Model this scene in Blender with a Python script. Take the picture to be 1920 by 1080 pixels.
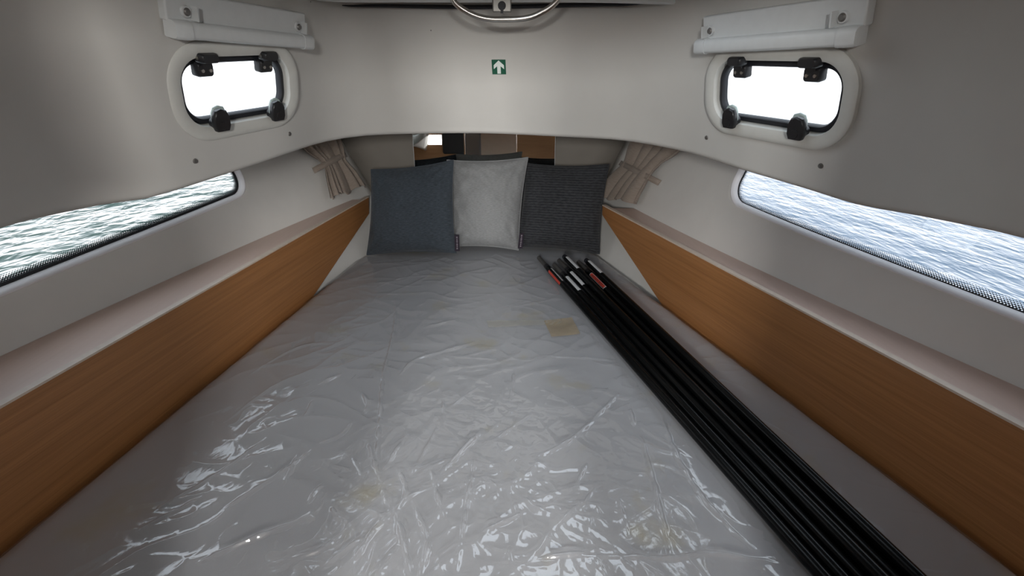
import bpy, bmesh, math, random
import numpy as np
from mathutils import Vector, Matrix

random.seed(4)
RNG = np.random.default_rng(7)
R = math.radians
for o in list(bpy.data.objects):
    bpy.data.objects.remove(o)
SC = bpy.context.scene
COL = SC.collection

# ------------------------------------------------------------------ camera
CAM = Vector((0.0, 0.0, 0.85))
PITCH = R(25.0)
cam_data = bpy.data.cameras.new('camera')
cam_data.lens = 16.0
cam_data.sensor_width = 36.0
cam_data.clip_start = 0.02
cam = bpy.data.objects.new('camera', cam_data)
cam.location = CAM
cam.rotation_euler = (math.pi / 2 - PITCH, 0, 0)
COL.objects.link(cam)
SC.camera = cam

# ------------------------------------------------------------------ world (overcast sky)
w = bpy.data.worlds.new('overcast_sky')
SC.world = w
w.use_nodes = True
wn = w.node_tree
wn.nodes.clear()
wo = wn.nodes.new('ShaderNodeOutputWorld')
wb = wn.nodes.new('ShaderNodeBackground')
tc = wn.nodes.new('ShaderNodeTexCoord')
sx = wn.nodes.new('ShaderNodeSeparateXYZ')
cr = wn.nodes.new('ShaderNodeValToRGB')
cr.color_ramp.elements[0].position = 0.0
cr.color_ramp.elements[0].color = (0.94, 0.96, 1.0, 1)
cr.color_ramp.elements[1].position = 0.6
cr.color_ramp.elements[1].color = (0.80, 0.90, 1.0, 1)
wn.links.new(tc.outputs['Generated'], sx.inputs[0])
wn.links.new(sx.outputs['Z'], cr.inputs[0])
wn.links.new(cr.outputs[0], wb.inputs[0])
wb.inputs[1].default_value = 2.5
wn.links.new(wb.outputs[0], wo.inputs[0])

# pair of area lamps added aft of the doorway, standing in for saloon daylight
for lx, le in ((-0.45, 20.0), (0.36, 18.0)):
    ld = bpy.data.lights.new('saloon_added_lamp', 'AREA')
    ld.shape = 'RECTANGLE'
    ld.size, ld.size_y = 0.22, 0.24
    ld.energy = le
    ld.color = (1.0, 0.99, 0.965)
    ld.spread = R(120)
    lo = bpy.data.objects.new('saloon_added_lamp', ld)
    lo.location = (lx, -1.93, 1.135)
    lo.rotation_euler = (Vector((0.0, 1.7, 0.35)) - lo.location).to_track_quat('-Z', 'Y').to_euler()
    COL.objects.link(lo)

SC.view_settings.view_transform = 'Standard'
SC.view_settings.look = 'None'
SC.view_settings.gamma = 1.0
SC.view_settings.use_curve_mapping = False
SC.view_settings.exposure = 0.12
SC.cycles.use_denoising = True
SC.cycles.max_bounces = 10
SC.cycles.diffuse_bounces = 6
SC.cycles.glossy_bounces = 5
SC.cycles.transparent_max_bounces = 16
SC.cycles.sample_clamp_indirect = 6.0

# ------------------------------------------------------------------ geometry of the view (pixel -> real surfaces)
FPX = 1920 * 16.0 / 36.0
CP, SP = math.cos(PITCH), math.sin(PITCH)


def ray(px, py):
    dx = (px - 960.0) / FPX
    v = (540.0 - py) / FPX
    return Vector((dx, CP + v * SP, -SP + v * CP))


def on_z(px, py, z):
    d = ray(px, py)
    return CAM + d * ((z - CAM.z) / d.z)


def on_y(px, py, y):
    d = ray(px, py)
    return CAM + d * (y / d.y)


def on_plane(px, py, p0, n):
    d = ray(px, py)
    return CAM + d * ((p0 - CAM).dot(n) / d.dot(n))


# ------------------------------------------------------------------ object helpers
def obj(name, verts, faces, mat, parent=None, smooth=True, uv=None):
    me = bpy.data.meshes.new(name)
    me.from_pydata([tuple(v) for v in verts], [], [tuple(f) for f in faces])
    me.update()
    if smooth:
        me.polygons.foreach_set('use_smooth', [True] * len(me.polygons))
    if uv is not None:
        l = me.uv_layers.new(name='UVMap')
        idx = np.zeros(len(me.loops), dtype=np.int32)
        me.loops.foreach_get('vertex_index', idx)
        l.data.foreach_set('uv', np.asarray(uv, dtype=np.float32)[idx].ravel())
    o = bpy.data.objects.new(name, me)
    COL.objects.link(o)
    if mat is not None:
        me.materials.append(mat)
    if parent is not None:
        o.parent = parent
    return o


def obj_bm(name, bm, mat, parent=None, smooth=True, angle=40):
    bmesh.ops.recalc_face_normals(bm, faces=bm.faces)
    if smooth:
        for f in bm.faces:
            f.smooth = True
        for e in bm.edges:
            if len(e.link_faces) == 2 and e.calc_face_angle(0) > R(angle):
                e.smooth = False
    me = bpy.data.meshes.new(name)
    bm.to_mesh(me)
    bm.free()
    o = bpy.data.objects.new(name, me)
    COL.objects.link(o)
    if mat is not None:
        me.materials.append(mat)
    if parent is not None:
        o.parent = parent
    return o


def thing(name, label, cat, matrix=None, group=None):
    o = bpy.data.objects.new(name, None)
    o.empty_display_size = 0.05
    COL.objects.link(o)
    if matrix is not None:
        o.matrix_world = matrix
    o['label'] = label
    o['category'] = cat
    if group:
        o['group'] = group
    return o


def tag(o, label, cat, group=None):
    o['label'] = label
    o['category'] = cat
    if group:
        o['group'] = group
    return o


def struct(o):
    o['kind'] = 'structure'
    return o


def basis(origin, ax, ay, az):
    m = Matrix.Identity(4)
    for i in range(3):
        m[i][0], m[i][1], m[i][2], m[i][3] = ax[i], ay[i], az[i], origin[i]
    return m


def solidify(o, t, offset=-1.0):
    m = o.modifiers.new('thickness', 'SOLIDIFY')
    m.thickness = t
    m.offset = offset
    m.use_even_offset = False
    return o


def bevel(o, wdt, seg=2, angle=35):
    m = o.modifiers.new('rounded', 'BEVEL')
    m.width = wdt
    m.segments = seg
    m.limit_method = 'ANGLE'
    m.angle_limit = R(angle)
    m.harden_normals = False
    return o


def bm_box(bm, c, s, rot=None):
    m = Matrix.Translation(c)
    if rot is not None:
        m = m @ rot.to_4x4()
    m = m @ Matrix.Diagonal((s[0], s[1], s[2], 1))
    return bmesh.ops.create_cube(bm, size=1.0, matrix=m)


def bm_cyl(bm, p0, p1, r0, r1=None, seg=20, cap=True):
    p0, p1 = Vector(p0), Vector(p1)
    r1 = r0 if r1 is None else r1
    d = p1 - p0
    q = d.to_track_quat('Z', 'Y').to_matrix().to_4x4()
    m = Matrix.Translation((p0 + p1) / 2) @ q
    return bmesh.ops.create_cone(bm, cap_ends=cap, segments=seg, radius1=r0, radius2=r1, depth=d.length, matrix=m)


def bm_loops(bm, loops, closed=True, cap0=False, cap1=False, wrap=False):
    rows = [[bm.verts.new(tuple(p)) for p in lp] for lp in loops]
    n = len(rows[0])
    pairs = list(zip(rows[:-1], rows[1:]))
    if wrap:
        pairs.append((rows[-1], rows[0]))
    for a, b in pairs:
        for i in range(n if closed else n - 1):
            j = (i + 1) % n
            try:
                bm.faces.new((a[i], a[j], b[j], b[i]))
            except ValueError:
                pass
    if cap0:
        bm.faces.new(rows[0])
    if cap1:
        bm.faces.new(rows[-1])
    return rows


def bm_tube(bm, pts, r, seg=12, caps=True):
    pts = [Vector(p) for p in pts]
    loops = []
    prev = None
    for i, p in enumerate(pts):
        t = (pts[min(i + 1, len(pts) - 1)] - pts[max(i - 1, 0)]).normalized()
        if prev is None:
            a = t.orthogonal().normalized()
        else:
            a = (prev - t * prev.dot(t)).normalized()
        prev = a
        b = t.cross(a)
        rr = r[i] if isinstance(r, (list, tuple)) else r
        loops.append([p + a * (rr * math.cos(2 * math.pi * k / seg)) + b * (rr * math.sin(2 * math.pi * k / seg)) for k in range(seg)])
    bm_loops(bm, loops, True, caps, caps)


def rrect(w_, h_, r, n=8):
    """rounded rectangle outline, centred, counter-clockwise, 4*(n+1) points"""
    r = max(1e-4, min(r, w_ / 2 - 1e-4, h_ / 2 - 1e-4))
    out = []
    for cx, cy, a0 in ((w_ / 2 - r, h_ / 2 - r, 0), (-w_ / 2 + r, h_ / 2 - r, 90), (-w_ / 2 + r, -h_ / 2 + r, 180), (w_ / 2 - r, -h_ / 2 + r, 270)):
        for k in range(n + 1):
            a = R(a0 + 90.0 * k / n)
            out.append((cx + r * math.cos(a), cy + r * math.sin(a)))
    return out


def spline(pts, n):
    """Catmull-Rom through pts (centripetal by chord), n samples evenly spaced by length"""
    P = np.array(pts, float)
    P = np.vstack([2 * P[0] - P[1], P, 2 * P[-1] - P[-2]])
    out = []
    for i in range(1, len(P) - 2):
        p0, p1, p2, p3 = P[i - 1], P[i], P[i + 1], P[i + 2]
        for t in np.linspace(0, 1, 24, endpoint=False):
            out.append(0.5 * ((2 * p1) + (-p0 + p2) * t + (2 * p0 - 5 * p1 + 4 * p2 - p3) * t * t + (-p0 + 3 * p1 - 3 * p2 + p3) * t ** 3))
    out.append(P[-2])
    out = np.array(out)
    L = np.concatenate([[0], np.cumsum(np.linalg.norm(np.diff(out, axis=0), axis=1))])
    s = np.linspace(0, L[-1], n)
    return np.stack([np.interp(s, L, out[:, k]) for k in range(out.shape[1])], 1), s


# ------------------------------------------------------------------ materials
def mat_new(name):
    m = bpy.data.materials.new(name)
    m.use_nodes = True
    nt = m.node_tree
    return m, nt, nt.nodes['Principled BSDF'], nt.nodes['Material Output']


def nd(nt, typ, **kw):
    n = nt.nodes.new(typ)
    for k, v in kw.items():
        if k in n.inputs:
            n.inputs[k].default_value = v
        else:
            setattr(n, k, v)
    return n


def plain(name, col, rough=0.5, metal=0.0, noise=0.0, scale=60.0, bump=0.0, spec=0.5, coat=0.0):
    m, nt, b, out = mat_new(name)
    b.inputs['Base Color'].default_value = (*col, 1)
    b.inputs['Roughness'].default_value = rough
    b.inputs['Metallic'].default_value = metal
    b.inputs['Specular IOR Level'].default_value = spec
    b.inputs['Coat Weight'].default_value = coat
    t = nd(nt, 'ShaderNodeTexCoord')
    n = nd(nt, 'ShaderNodeTexNoise', Scale=scale, Detail=4.0)
    nt.links.new(t.outputs['Object'], n.inputs['Vector'])
    if noise > 0:
        r = nd(nt, 'ShaderNodeValToRGB')
        r.color_ramp.elements[0].position = 0.3
        r.color_ramp.elements[1].position = 0.7
        r.color_ramp.elements[0].color = (*[c * (1 - noise) for c in col], 1)
        r.color_ramp.elements[1].color = (*[min(1, c * (1 + noise)) for c in col], 1)
        nt.links.new(n.outputs['Fac'], r.inputs[0])
        nt.links.new(r.outputs[0], b.inputs['Base Color'])
    if bump > 0:
        bp = nd(nt, 'ShaderNodeBump', Strength=bump, Distance=0.002)
        nt.links.new(n.outputs['Fac'], bp.inputs['Height'])
        nt.links.new(bp.outputs[0], b.inputs['Normal'])
    return m


def wood(name, c0, c1, axis_scale, rough=0.42, rot=(0, 0, 0)):
    m, nt, b, out = mat_new(name)
    t = nd(nt, 'ShaderNodeTexCoord')
    mp = nd(nt, 'ShaderNodeMapping')
    mp.inputs['Scale'].default_value = axis_scale
    mp.inputs['Rotation'].default_value = rot
    nt.links.new(t.outputs['Object'], mp.inputs[0])
    n1 = nd(nt, 'ShaderNodeTexNoise', Scale=1.0, Detail=6.0, Roughness=0.65, Distortion=0.6)
    n2 = nd(nt, 'ShaderNodeTexNoise', Scale=5.0, Detail=8.0, Roughness=0.7)
    nt.links.new(mp.outputs[0], n1.inputs['Vector'])
    nt.links.new(mp.outputs[0], n2.inputs['Vector'])
    mx = nd(nt, 'ShaderNodeMix', data_type='FLOAT')
    mx.inputs[0].default_value = 0.45
    nt.links.new(n1.outputs['Fac'], mx.inputs[2])
    nt.links.new(n2.outputs['Fac'], mx.inputs[3])
    r = nd(nt, 'ShaderNodeValToRGB')
    r.color_ramp.elements[0].position = 0.34
    r.color_ramp.elements[1].position = 0.66
    r.color_ramp.elements[0].color = (*c0, 1)
    r.color_ramp.elements[1].color = (*c1, 1)
    nt.links.new(mx.outputs[0], r.inputs[0])
    nt.links.new(r.outputs[0], b.inputs['Base Color'])
    b.inputs['Roughness'].default_value = rough
    bp = nd(nt, 'ShaderNodeBump', Strength=0.12, Distance=0.001)
    nt.links.new(n2.outputs['Fac'], bp.inputs['Height'])
    nt.links.new(bp.outputs[0], b.inputs['Normal'])
    return m


def fabric(name, c0, c1, su, sv, rough=0.95, ribs=0.0):
    """woven cloth: two crossed wave textures in UV space"""
    m, nt, b, out = mat_new(name)
    t = nd(nt, 'ShaderNodeTexCoord')
    sp = nd(nt, 'ShaderNodeSeparateXYZ')
    nt.links.new(t.outputs['UV'], sp.inputs[0])

    def wave(sock, k):
        a = nd(nt, 'ShaderNodeMath', operation='MULTIPLY')
        a.inputs[1].default_value = k * 2 * math.pi
        nt.links.new(sock, a.inputs[0])
        s = nd(nt, 'ShaderNodeMath', operation='SINE')
        nt.links.new(a.outputs[0], s.inputs[0])
        return s.outputs[0]
    wu, wv = wave(sp.outputs['X'], su), wave(sp.outputs['Y'], sv)
    ad = nd(nt, 'ShaderNodeMath', operation='MULTIPLY')
    nt.links.new(wu, ad.inputs[0])
    nt.links.new(wv, ad.inputs[1])
    if ribs > 0:
        ad2 = nd(nt, 'ShaderNodeMath', operation='MULTIPLY_ADD')
        nt.links.new(wv, ad2.inputs[0])
        ad2.inputs[1].default_value = ribs
        nt.links.new(ad.outputs[0], ad2.inputs[2])
        ad = ad2
    mp = nd(nt, 'ShaderNodeMapping')
    mp.inputs['Scale'].default_value = (su * 0.35, sv * 1.5, 1)
    nt.links.new(t.outputs['UV'], mp.inputs[0])
    no = nd(nt, 'ShaderNodeTexNoise', Scale=1.0, Detail=3.0)
    nt.links.new(mp.outputs[0], no.inputs['Vector'])
    ma = nd(nt, 'ShaderNodeMath', operation='MULTIPLY_ADD')
    ma.inputs[1].default_value = 0.18
    nt.links.new(ad.outputs[0], ma.inputs[0])
    nt.links.new(no.outputs['Fac'], ma.inputs[2])
    r = nd(nt, 'ShaderNodeValToRGB')
    r.color_ramp.elements[0].position = 0.25
    r.color_ramp.elements[1].position = 0.75
    r.color_ramp.elements[0].color = (*c0, 1)
    r.color_ramp.elements[1].color = (*c1, 1)
    nt.links.new(ma.outputs[0], r.inputs[0])
    nt.links.new(r.outputs[0], b.inputs['Base Color'])
    b.inputs['Roughness'].default_value = rough
    b.inputs['Specular IOR Level'].default_value = 0.2
    b.inputs['Sheen Weight'].default_value = 0.15
    bp = nd(nt, 'ShaderNodeBump', Strength=0.5, Distance=0.0008)
    nt.links.new(ma.outputs[0], bp.inputs['Height'])
    nt.links.new(bp.outputs[0], b.inputs['Normal'])
    return m


def thin_glass(name, tint=(1, 1, 1), rough=0.0):
    m, nt, b, out = mat_new(name)
    nt.nodes.remove(b)
    tr = nd(nt, 'ShaderNodeBsdfTransparent')
    tr.inputs[0].default_value = (*tint, 1)
    gl = nd(nt, 'ShaderNodeBsdfGlossy', Roughness=rough)
    lw = nd(nt, 'ShaderNodeLayerWeight', Blend=0.5)
    pw = nd(nt, 'ShaderNodeMath', operation='POWER')
    pw.inputs[1].default_value = 5.0
    nt.links.new(lw.outputs['Facing'], pw.inputs[0])
    fr = nd(nt, 'ShaderNodeMath', operation='MULTIPLY_ADD')
    fr.inputs[1].default_value = 0.92
    fr.inputs[2].default_value = 0.06
    nt.links.new(pw.outputs[0], fr.inputs[0])
    mx = nd(nt, 'ShaderNodeMixShader')
    nt.links.new(fr.outputs[0], mx.inputs[0])
    nt.links.new(tr.outputs[0], mx.inputs[1])
    nt.links.new(gl.outputs[0], mx.inputs[2])
    nt.links.new(mx.outputs[0], out.inputs[0])
    return m


def water(name, deep, sc, st, wind, detail=3.0, squash=0.45):
    m, nt, b, out = mat_new(name)
    b.inputs['Base Color'].default_value = (*deep, 1)
    b.inputs['Roughness'].default_value = 0.04
    b.inputs['IOR'].default_value = 1.36
    t = nd(nt, 'ShaderNodeTexCoord')
    mp = nd(nt, 'ShaderNodeMapping')
    mp.inputs['Rotation'].default_value = (0, 0, wind)
    mp.inputs['Scale'].default_value = (1.0, squash, 1)
    nt.links.new(t.outputs['Object'], mp.inputs[0])
    n1 = nd(nt, 'ShaderNodeTexNoise', Scale=sc, Detail=detail, Roughness=0.5, Distortion=0.4)
    n2 = nd(nt, 'ShaderNodeTexNoise', Scale=sc * 0.22, Detail=2.0, Roughness=0.5)
    nt.links.new(mp.outputs[0], n1.inputs['Vector'])
    nt.links.new(mp.outputs[0], n2.inputs['Vector'])
    a = nd(nt, 'ShaderNodeMath', operation='MULTIPLY_ADD')
    a.inputs[1].default_value = 2.5
    nt.links.new(n2.outputs['Fac'], a.inputs[0])
    nt.links.new(n1.outputs['Fac'], a.inputs[2])
    bp = nd(nt, 'ShaderNodeBump', Strength=1.0, Distance=st)
    nt.links.new(a.outputs[0], bp.inputs['Height'])
    nt.links.new(bp.outputs[0], b.inputs['Normal'])
    return m


M = {}
M['gelcoat'] = plain('white_gelcoat', (0.56, 0.545, 0.515), 0.55, noise=0.03, scale=6, spec=0.35)
M['hull'] = plain('hull_liner', (0.75, 0.735, 0.705), 0.6, noise=0.02, scale=9, spec=0.3)
M['bulkhead'] = plain('bulkhead_liner', (0.27, 0.245, 0.215), 0.75, noise=0.03, scale=14, bump=0.1)
M['plastic_white'] = plain('white_plastic', (0.60, 0.615, 0.615), 0.4, noise=0.02)
M['flange'] = plain('porthole_white', (0.58, 0.575, 0.54), 0.35, noise=0.02)
M['frame_white'] = plain('window_frame_white', (0.90, 0.885, 0.91), 0.4)
M['black_plastic'] = plain('black_plastic', (0.012, 0.012, 0.014), 0.38, noise=0.2)
M['rubber'] = plain('black_rubber', (0.010, 0.011, 0.016), 0.55)
M['steel'] = plain('stainless_steel', (0.46, 0.44, 0.41), 0.28, 1.0, noise=0.05)
M['steel_dull'] = plain('dull_steel', (0.30, 0.29, 0.27), 0.45, 0.8, noise=0.08)
M['screw'] = plain('dull_screw', (0.20, 0.19, 0.18), 0.5, 0.6, noise=0.1)
M['wood_left'] = wood('cherry_wood', (0.31, 0.132, 0.044), (0.49, 0.228, 0.084), (3, 0.9, 70), 0.42)
M['wood_top_sheen'] = wood('cherry_wood_sheen', (0.64, 0.46, 0.38), (0.70, 0.52, 0.44), (22, 1.6, 26), 0.45)  # paler than the boards: window light on the shelf tops put into the colour
M['wood_top_sheen'].node_tree.nodes['Principled BSDF'].inputs['Coat Weight'].default_value = 0.5
M['wood_top_sheen'].node_tree.nodes['Principled BSDF'].inputs['Coat Roughness'].default_value = 0.3
M['wood_edge'] = plain('edge_veneer', (0.70, 0.58, 0.48), 0.4, noise=0.06)
M['glass'] = thin_glass('clear_glass')
M['mirror'] = plain('mirror_silver', (0.86, 0.87, 0.86), 0.01, 1.0)
M['deck'] = plain('white_deck', (0.82, 0.82, 0.80), 0.6, bump=0.2)
M['black_tube'] = plain('black_carbon_tube', (0.0025, 0.003, 0.0033), 0.24, noise=0.2, spec=0.2)
M['tip'] = plain('pole_tip_grey', (0.11, 0.105, 0.10), 0.33, 0.3, noise=0.15)
M['label_white'] = plain('white_sticker', (0.72, 0.74, 0.76), 0.4)
M['label_red'] = plain('red_sticker', (0.62, 0.06, 0.035), 0.4)
M['label_dark'] = plain('sticker_ink', (0.03, 0.02, 0.025), 0.5)
M['green'] = plain('sign_green', (0.004, 0.085, 0.045), 0.45)
M['sign_white'] = plain('sign_white', (0.75, 0.80, 0.76), 0.45)
M['tape'] = plain('yellowed_tape', (0.52, 0.42, 0.28), 0.4, noise=0.06, scale=80)
M['tape'].node_tree.nodes['Principled BSDF'].inputs['Alpha'].default_value = 0.62
M['tag'] = plain('pillow_tag', (0.022, 0.014, 0.026), 0.8)
M['tag_text'] = plain('pillow_tag_print', (0.30, 0.26, 0.30), 0.8)
M['pil_blue'] = fabric('blue_grey_weave', (0.036, 0.046, 0.057), (0.085, 0.102, 0.122), 75, 75)
M['pil_light'] = fabric('light_grey_weave', (0.22, 0.225, 0.228), (0.325, 0.33, 0.333), 80, 80)
M['pil_dark'] = fabric('charcoal_weave', (0.024, 0.026, 0.029), (0.068, 0.070, 0.077), 60, 34, ribs=1.0)
M['curtain'] = fabric('beige_cloth', (0.30, 0.245, 0.205), (0.40, 0.335, 0.285), 90, 140)
M['seat'] = plain('black_vinyl', (0.012, 0.013, 0.014), 0.6)
M['interior_wood'] = wood('salon_wood', (0.34, 0.17, 0.07), (0.46, 0.25, 0.115), (1.6, 16, 16), 0.5)
M['salon_dark'] = wood('salon_dark_wood', (0.12, 0.055, 0.025), (0.18, 0.085, 0.04), (16, 16, 2), 0.5)
M['floor'] = plain('cabin_sole', (0.22, 0.13, 0.07), 0.5, noise=0.1)

# ------------------------------------------------------------------ hull sides
ZS = 0.24                      # height of the shelf tops above the berth
LPIX = [(0, 670), (144, 607), (289, 540), (433, 470), (560, 420), (640, 384)]
RPIX = [(1920, 726), (1793, 682), (1649, 619), (1504, 549), (1360, 474), (1236, 416), (1186, 393)]


def fit(pix):
    p = [on_z(x, y, ZS) for x, y in pix]
    return np.polyfit([q.y for q in p], [q.x for q in p], 2)


FL, FR = fit(LPIX), fit(RPIX)


def lean(y, side):
    t = min(1.0, max(0.0, (y - 1.3) / 1.2))
    t = t * t * (3 - 2 * t)
    return 0.24 + (0.30 if side < 0 else 0.26) * t


def hull(y, z, side):
    c = FL if side < 0 else FR
    yy = max(y, 0.75)
    x = np.polyval(c, yy) + (y - yy) * np.polyval(np.polyder(c), 0.75) * 0.6
    return Vector((x + side * lean(y, side) * (z - ZS), y, z))


def hull_n(y, z, side):
    e = 1e-3
    a = hull(y + e, z, side) - hull(y - e, z, side)
    b = hull(y, z + e, side) - hull(y, z - e, side)
    n = a.cross(b).normalized()
    return n if n.x * side < 0 else -n        # towards the cabin


def hit_hull(px, py, side):
    d = ray(px, py)
    lo, hi = 0.3, 3.6

    def f(t):
        p = CAM + d * t
        return side * (p.x - hull(p.y, p.z, side).x)
    for _ in range(60):
        mid = (lo + hi) / 2
        if f(mid) > 0:
            hi = mid
        else:
            lo = mid
    return CAM + d * lo


YB0, ZB0, KB = 2.65, 0.28, 0.10     # raked bow bulkhead


SKEW = 0.03                         # the bulkhead is not quite square to the view


def bow_y(x, z):
    return YB0 + KB * (z - ZB0) + SKEW * x


def bow_edge_y(z, side):
    y = YB0
    for _ in range(12):
        y = bow_y(hull(y, z, side).x, z)
    return y


ZTOP = 0.70
Y_AFT = -0.55


def surface(P, us, vs, holes):
    """grid over us x vs mapped by P, with holes: (u0,u1,v0,v1,outline) where outline(t) gives (u,v) for the matching point of the cell rectangle"""
    verts, faces = [], []
    idx = {}

    def V(u, v):
        k = (round(u, 6), round(v, 6))
        if k not in idx:
            idx[k] = len(verts)
            verts.append(P(u, v))
        return idx[k]
    for i in range(len(us) - 1):
        for j in range(len(vs) - 1):
            uc, vc = (us[i] + us[i + 1]) / 2, (vs[j] + vs[j + 1]) / 2
            if any(h[0] < uc < h[1] and h[2] < vc < h[3] for h in holes):
                continue
            faces.append((V(us[i], vs[j]), V(us[i + 1], vs[j]), V(us[i + 1], vs[j + 1]), V(us[i], vs[j + 1])))
    for u0, u1, v0, v1, hw, hh, hr, hc in holes:
        iu = [u for u in us if u0 - 1e-9 <= u <= u1 + 1e-9]
        iv = [v for v in vs if v0 - 1e-9 <= v <= v1 + 1e-9]
        outer = [(u, v0) for u in iu[:-1]] + [(u1, v) for v in iv[:-1]] + [(u, v1) for u in iu[:0:-1]] + [(u0, v) for v in iv[:0:-1]]
        inner = []
        for (u, v) in outer:
            # same relative place on a rounded rectangle
            x = (u - u0) / (u1 - u0) * hw - hw / 2
            y = (v - v0) / (v1 - v0) * hh - hh / 2
            cx = max(-hw / 2 + hr, min(hw / 2 - hr, x))
            cy = max(-hh / 2 + hr, min(hh / 2 - hr, y))
            dx, dy = x - cx, y - cy
            if abs(dx) > 1e-9 and abs(dy) > 1e-9:
                # square to circle
                q = max(abs(dx), abs(dy)) / math.hypot(dx, dy)
                dx, dy = dx * q, dy * q
            inner.append((hc[0] + cx + dx, hc[1] + cy + dy))
        K = 5
        prev = [V(*p) for p in outer]
        for k in range(1, K + 1):
            f = k / K
            cur = [V(a[0] + (b[0] - a[0]) * f, a[1] + (b[1] - a[1]) * f) for a, b in zip(outer, inner)]
            n = len(cur)
            for i in range(n):
                j = (i + 1) % n
                faces.append((prev[i], prev[j], cur[j], cur[i]))
            prev = cur
    return verts, faces


def cosp(a, b, n):
    t = (1 - np.cos(np.linspace(0, math.pi, n))) / 2
    t = 0.5 * t + 0.5 * np.linspace(0, 1, n)
    return list(a + (b - a) * t)


def uniq(l):
    out = []
    for x in sorted(l):
        if not out or x - out[-1] > 1e-5:
            out.append(float(x))
    return out


# hull window outlines, as (centre y, centre z, length, height, corner radius)
WIN = {}
for side, bottom, fwd in ((-1, [(0, 552), (200, 470), (390, 393)], (451, 325)), (1, [(1918, 603), (1700, 515), (1440, 411)], (1384, 325))):
    pts = [hit_hull(x, y, side) for x, y in bottom]
    pf = hit_hull(*fwd, side)
    print('window', side, [tuple(round(c, 3) for c in p) for p in pts], tuple(round(c, 3) for c in pf))
    WIN[side] = (pts, pf)


def win_frame(side):
    """maps window (u along, v up) to hull (y,z): the long axis follows the sill"""
    pts, pf = WIN[side]
    sl = (pts[2].z - pts[0].z) / (pts[2].y - pts[0].y)
    y1 = pf.y
    y0 = 0.84 if side < 0 else 0.70
    z0 = pts[1].z - sl * pts[1].y       # sill z = z0 + sl*y
    return y0, y1, z0, sl


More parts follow.
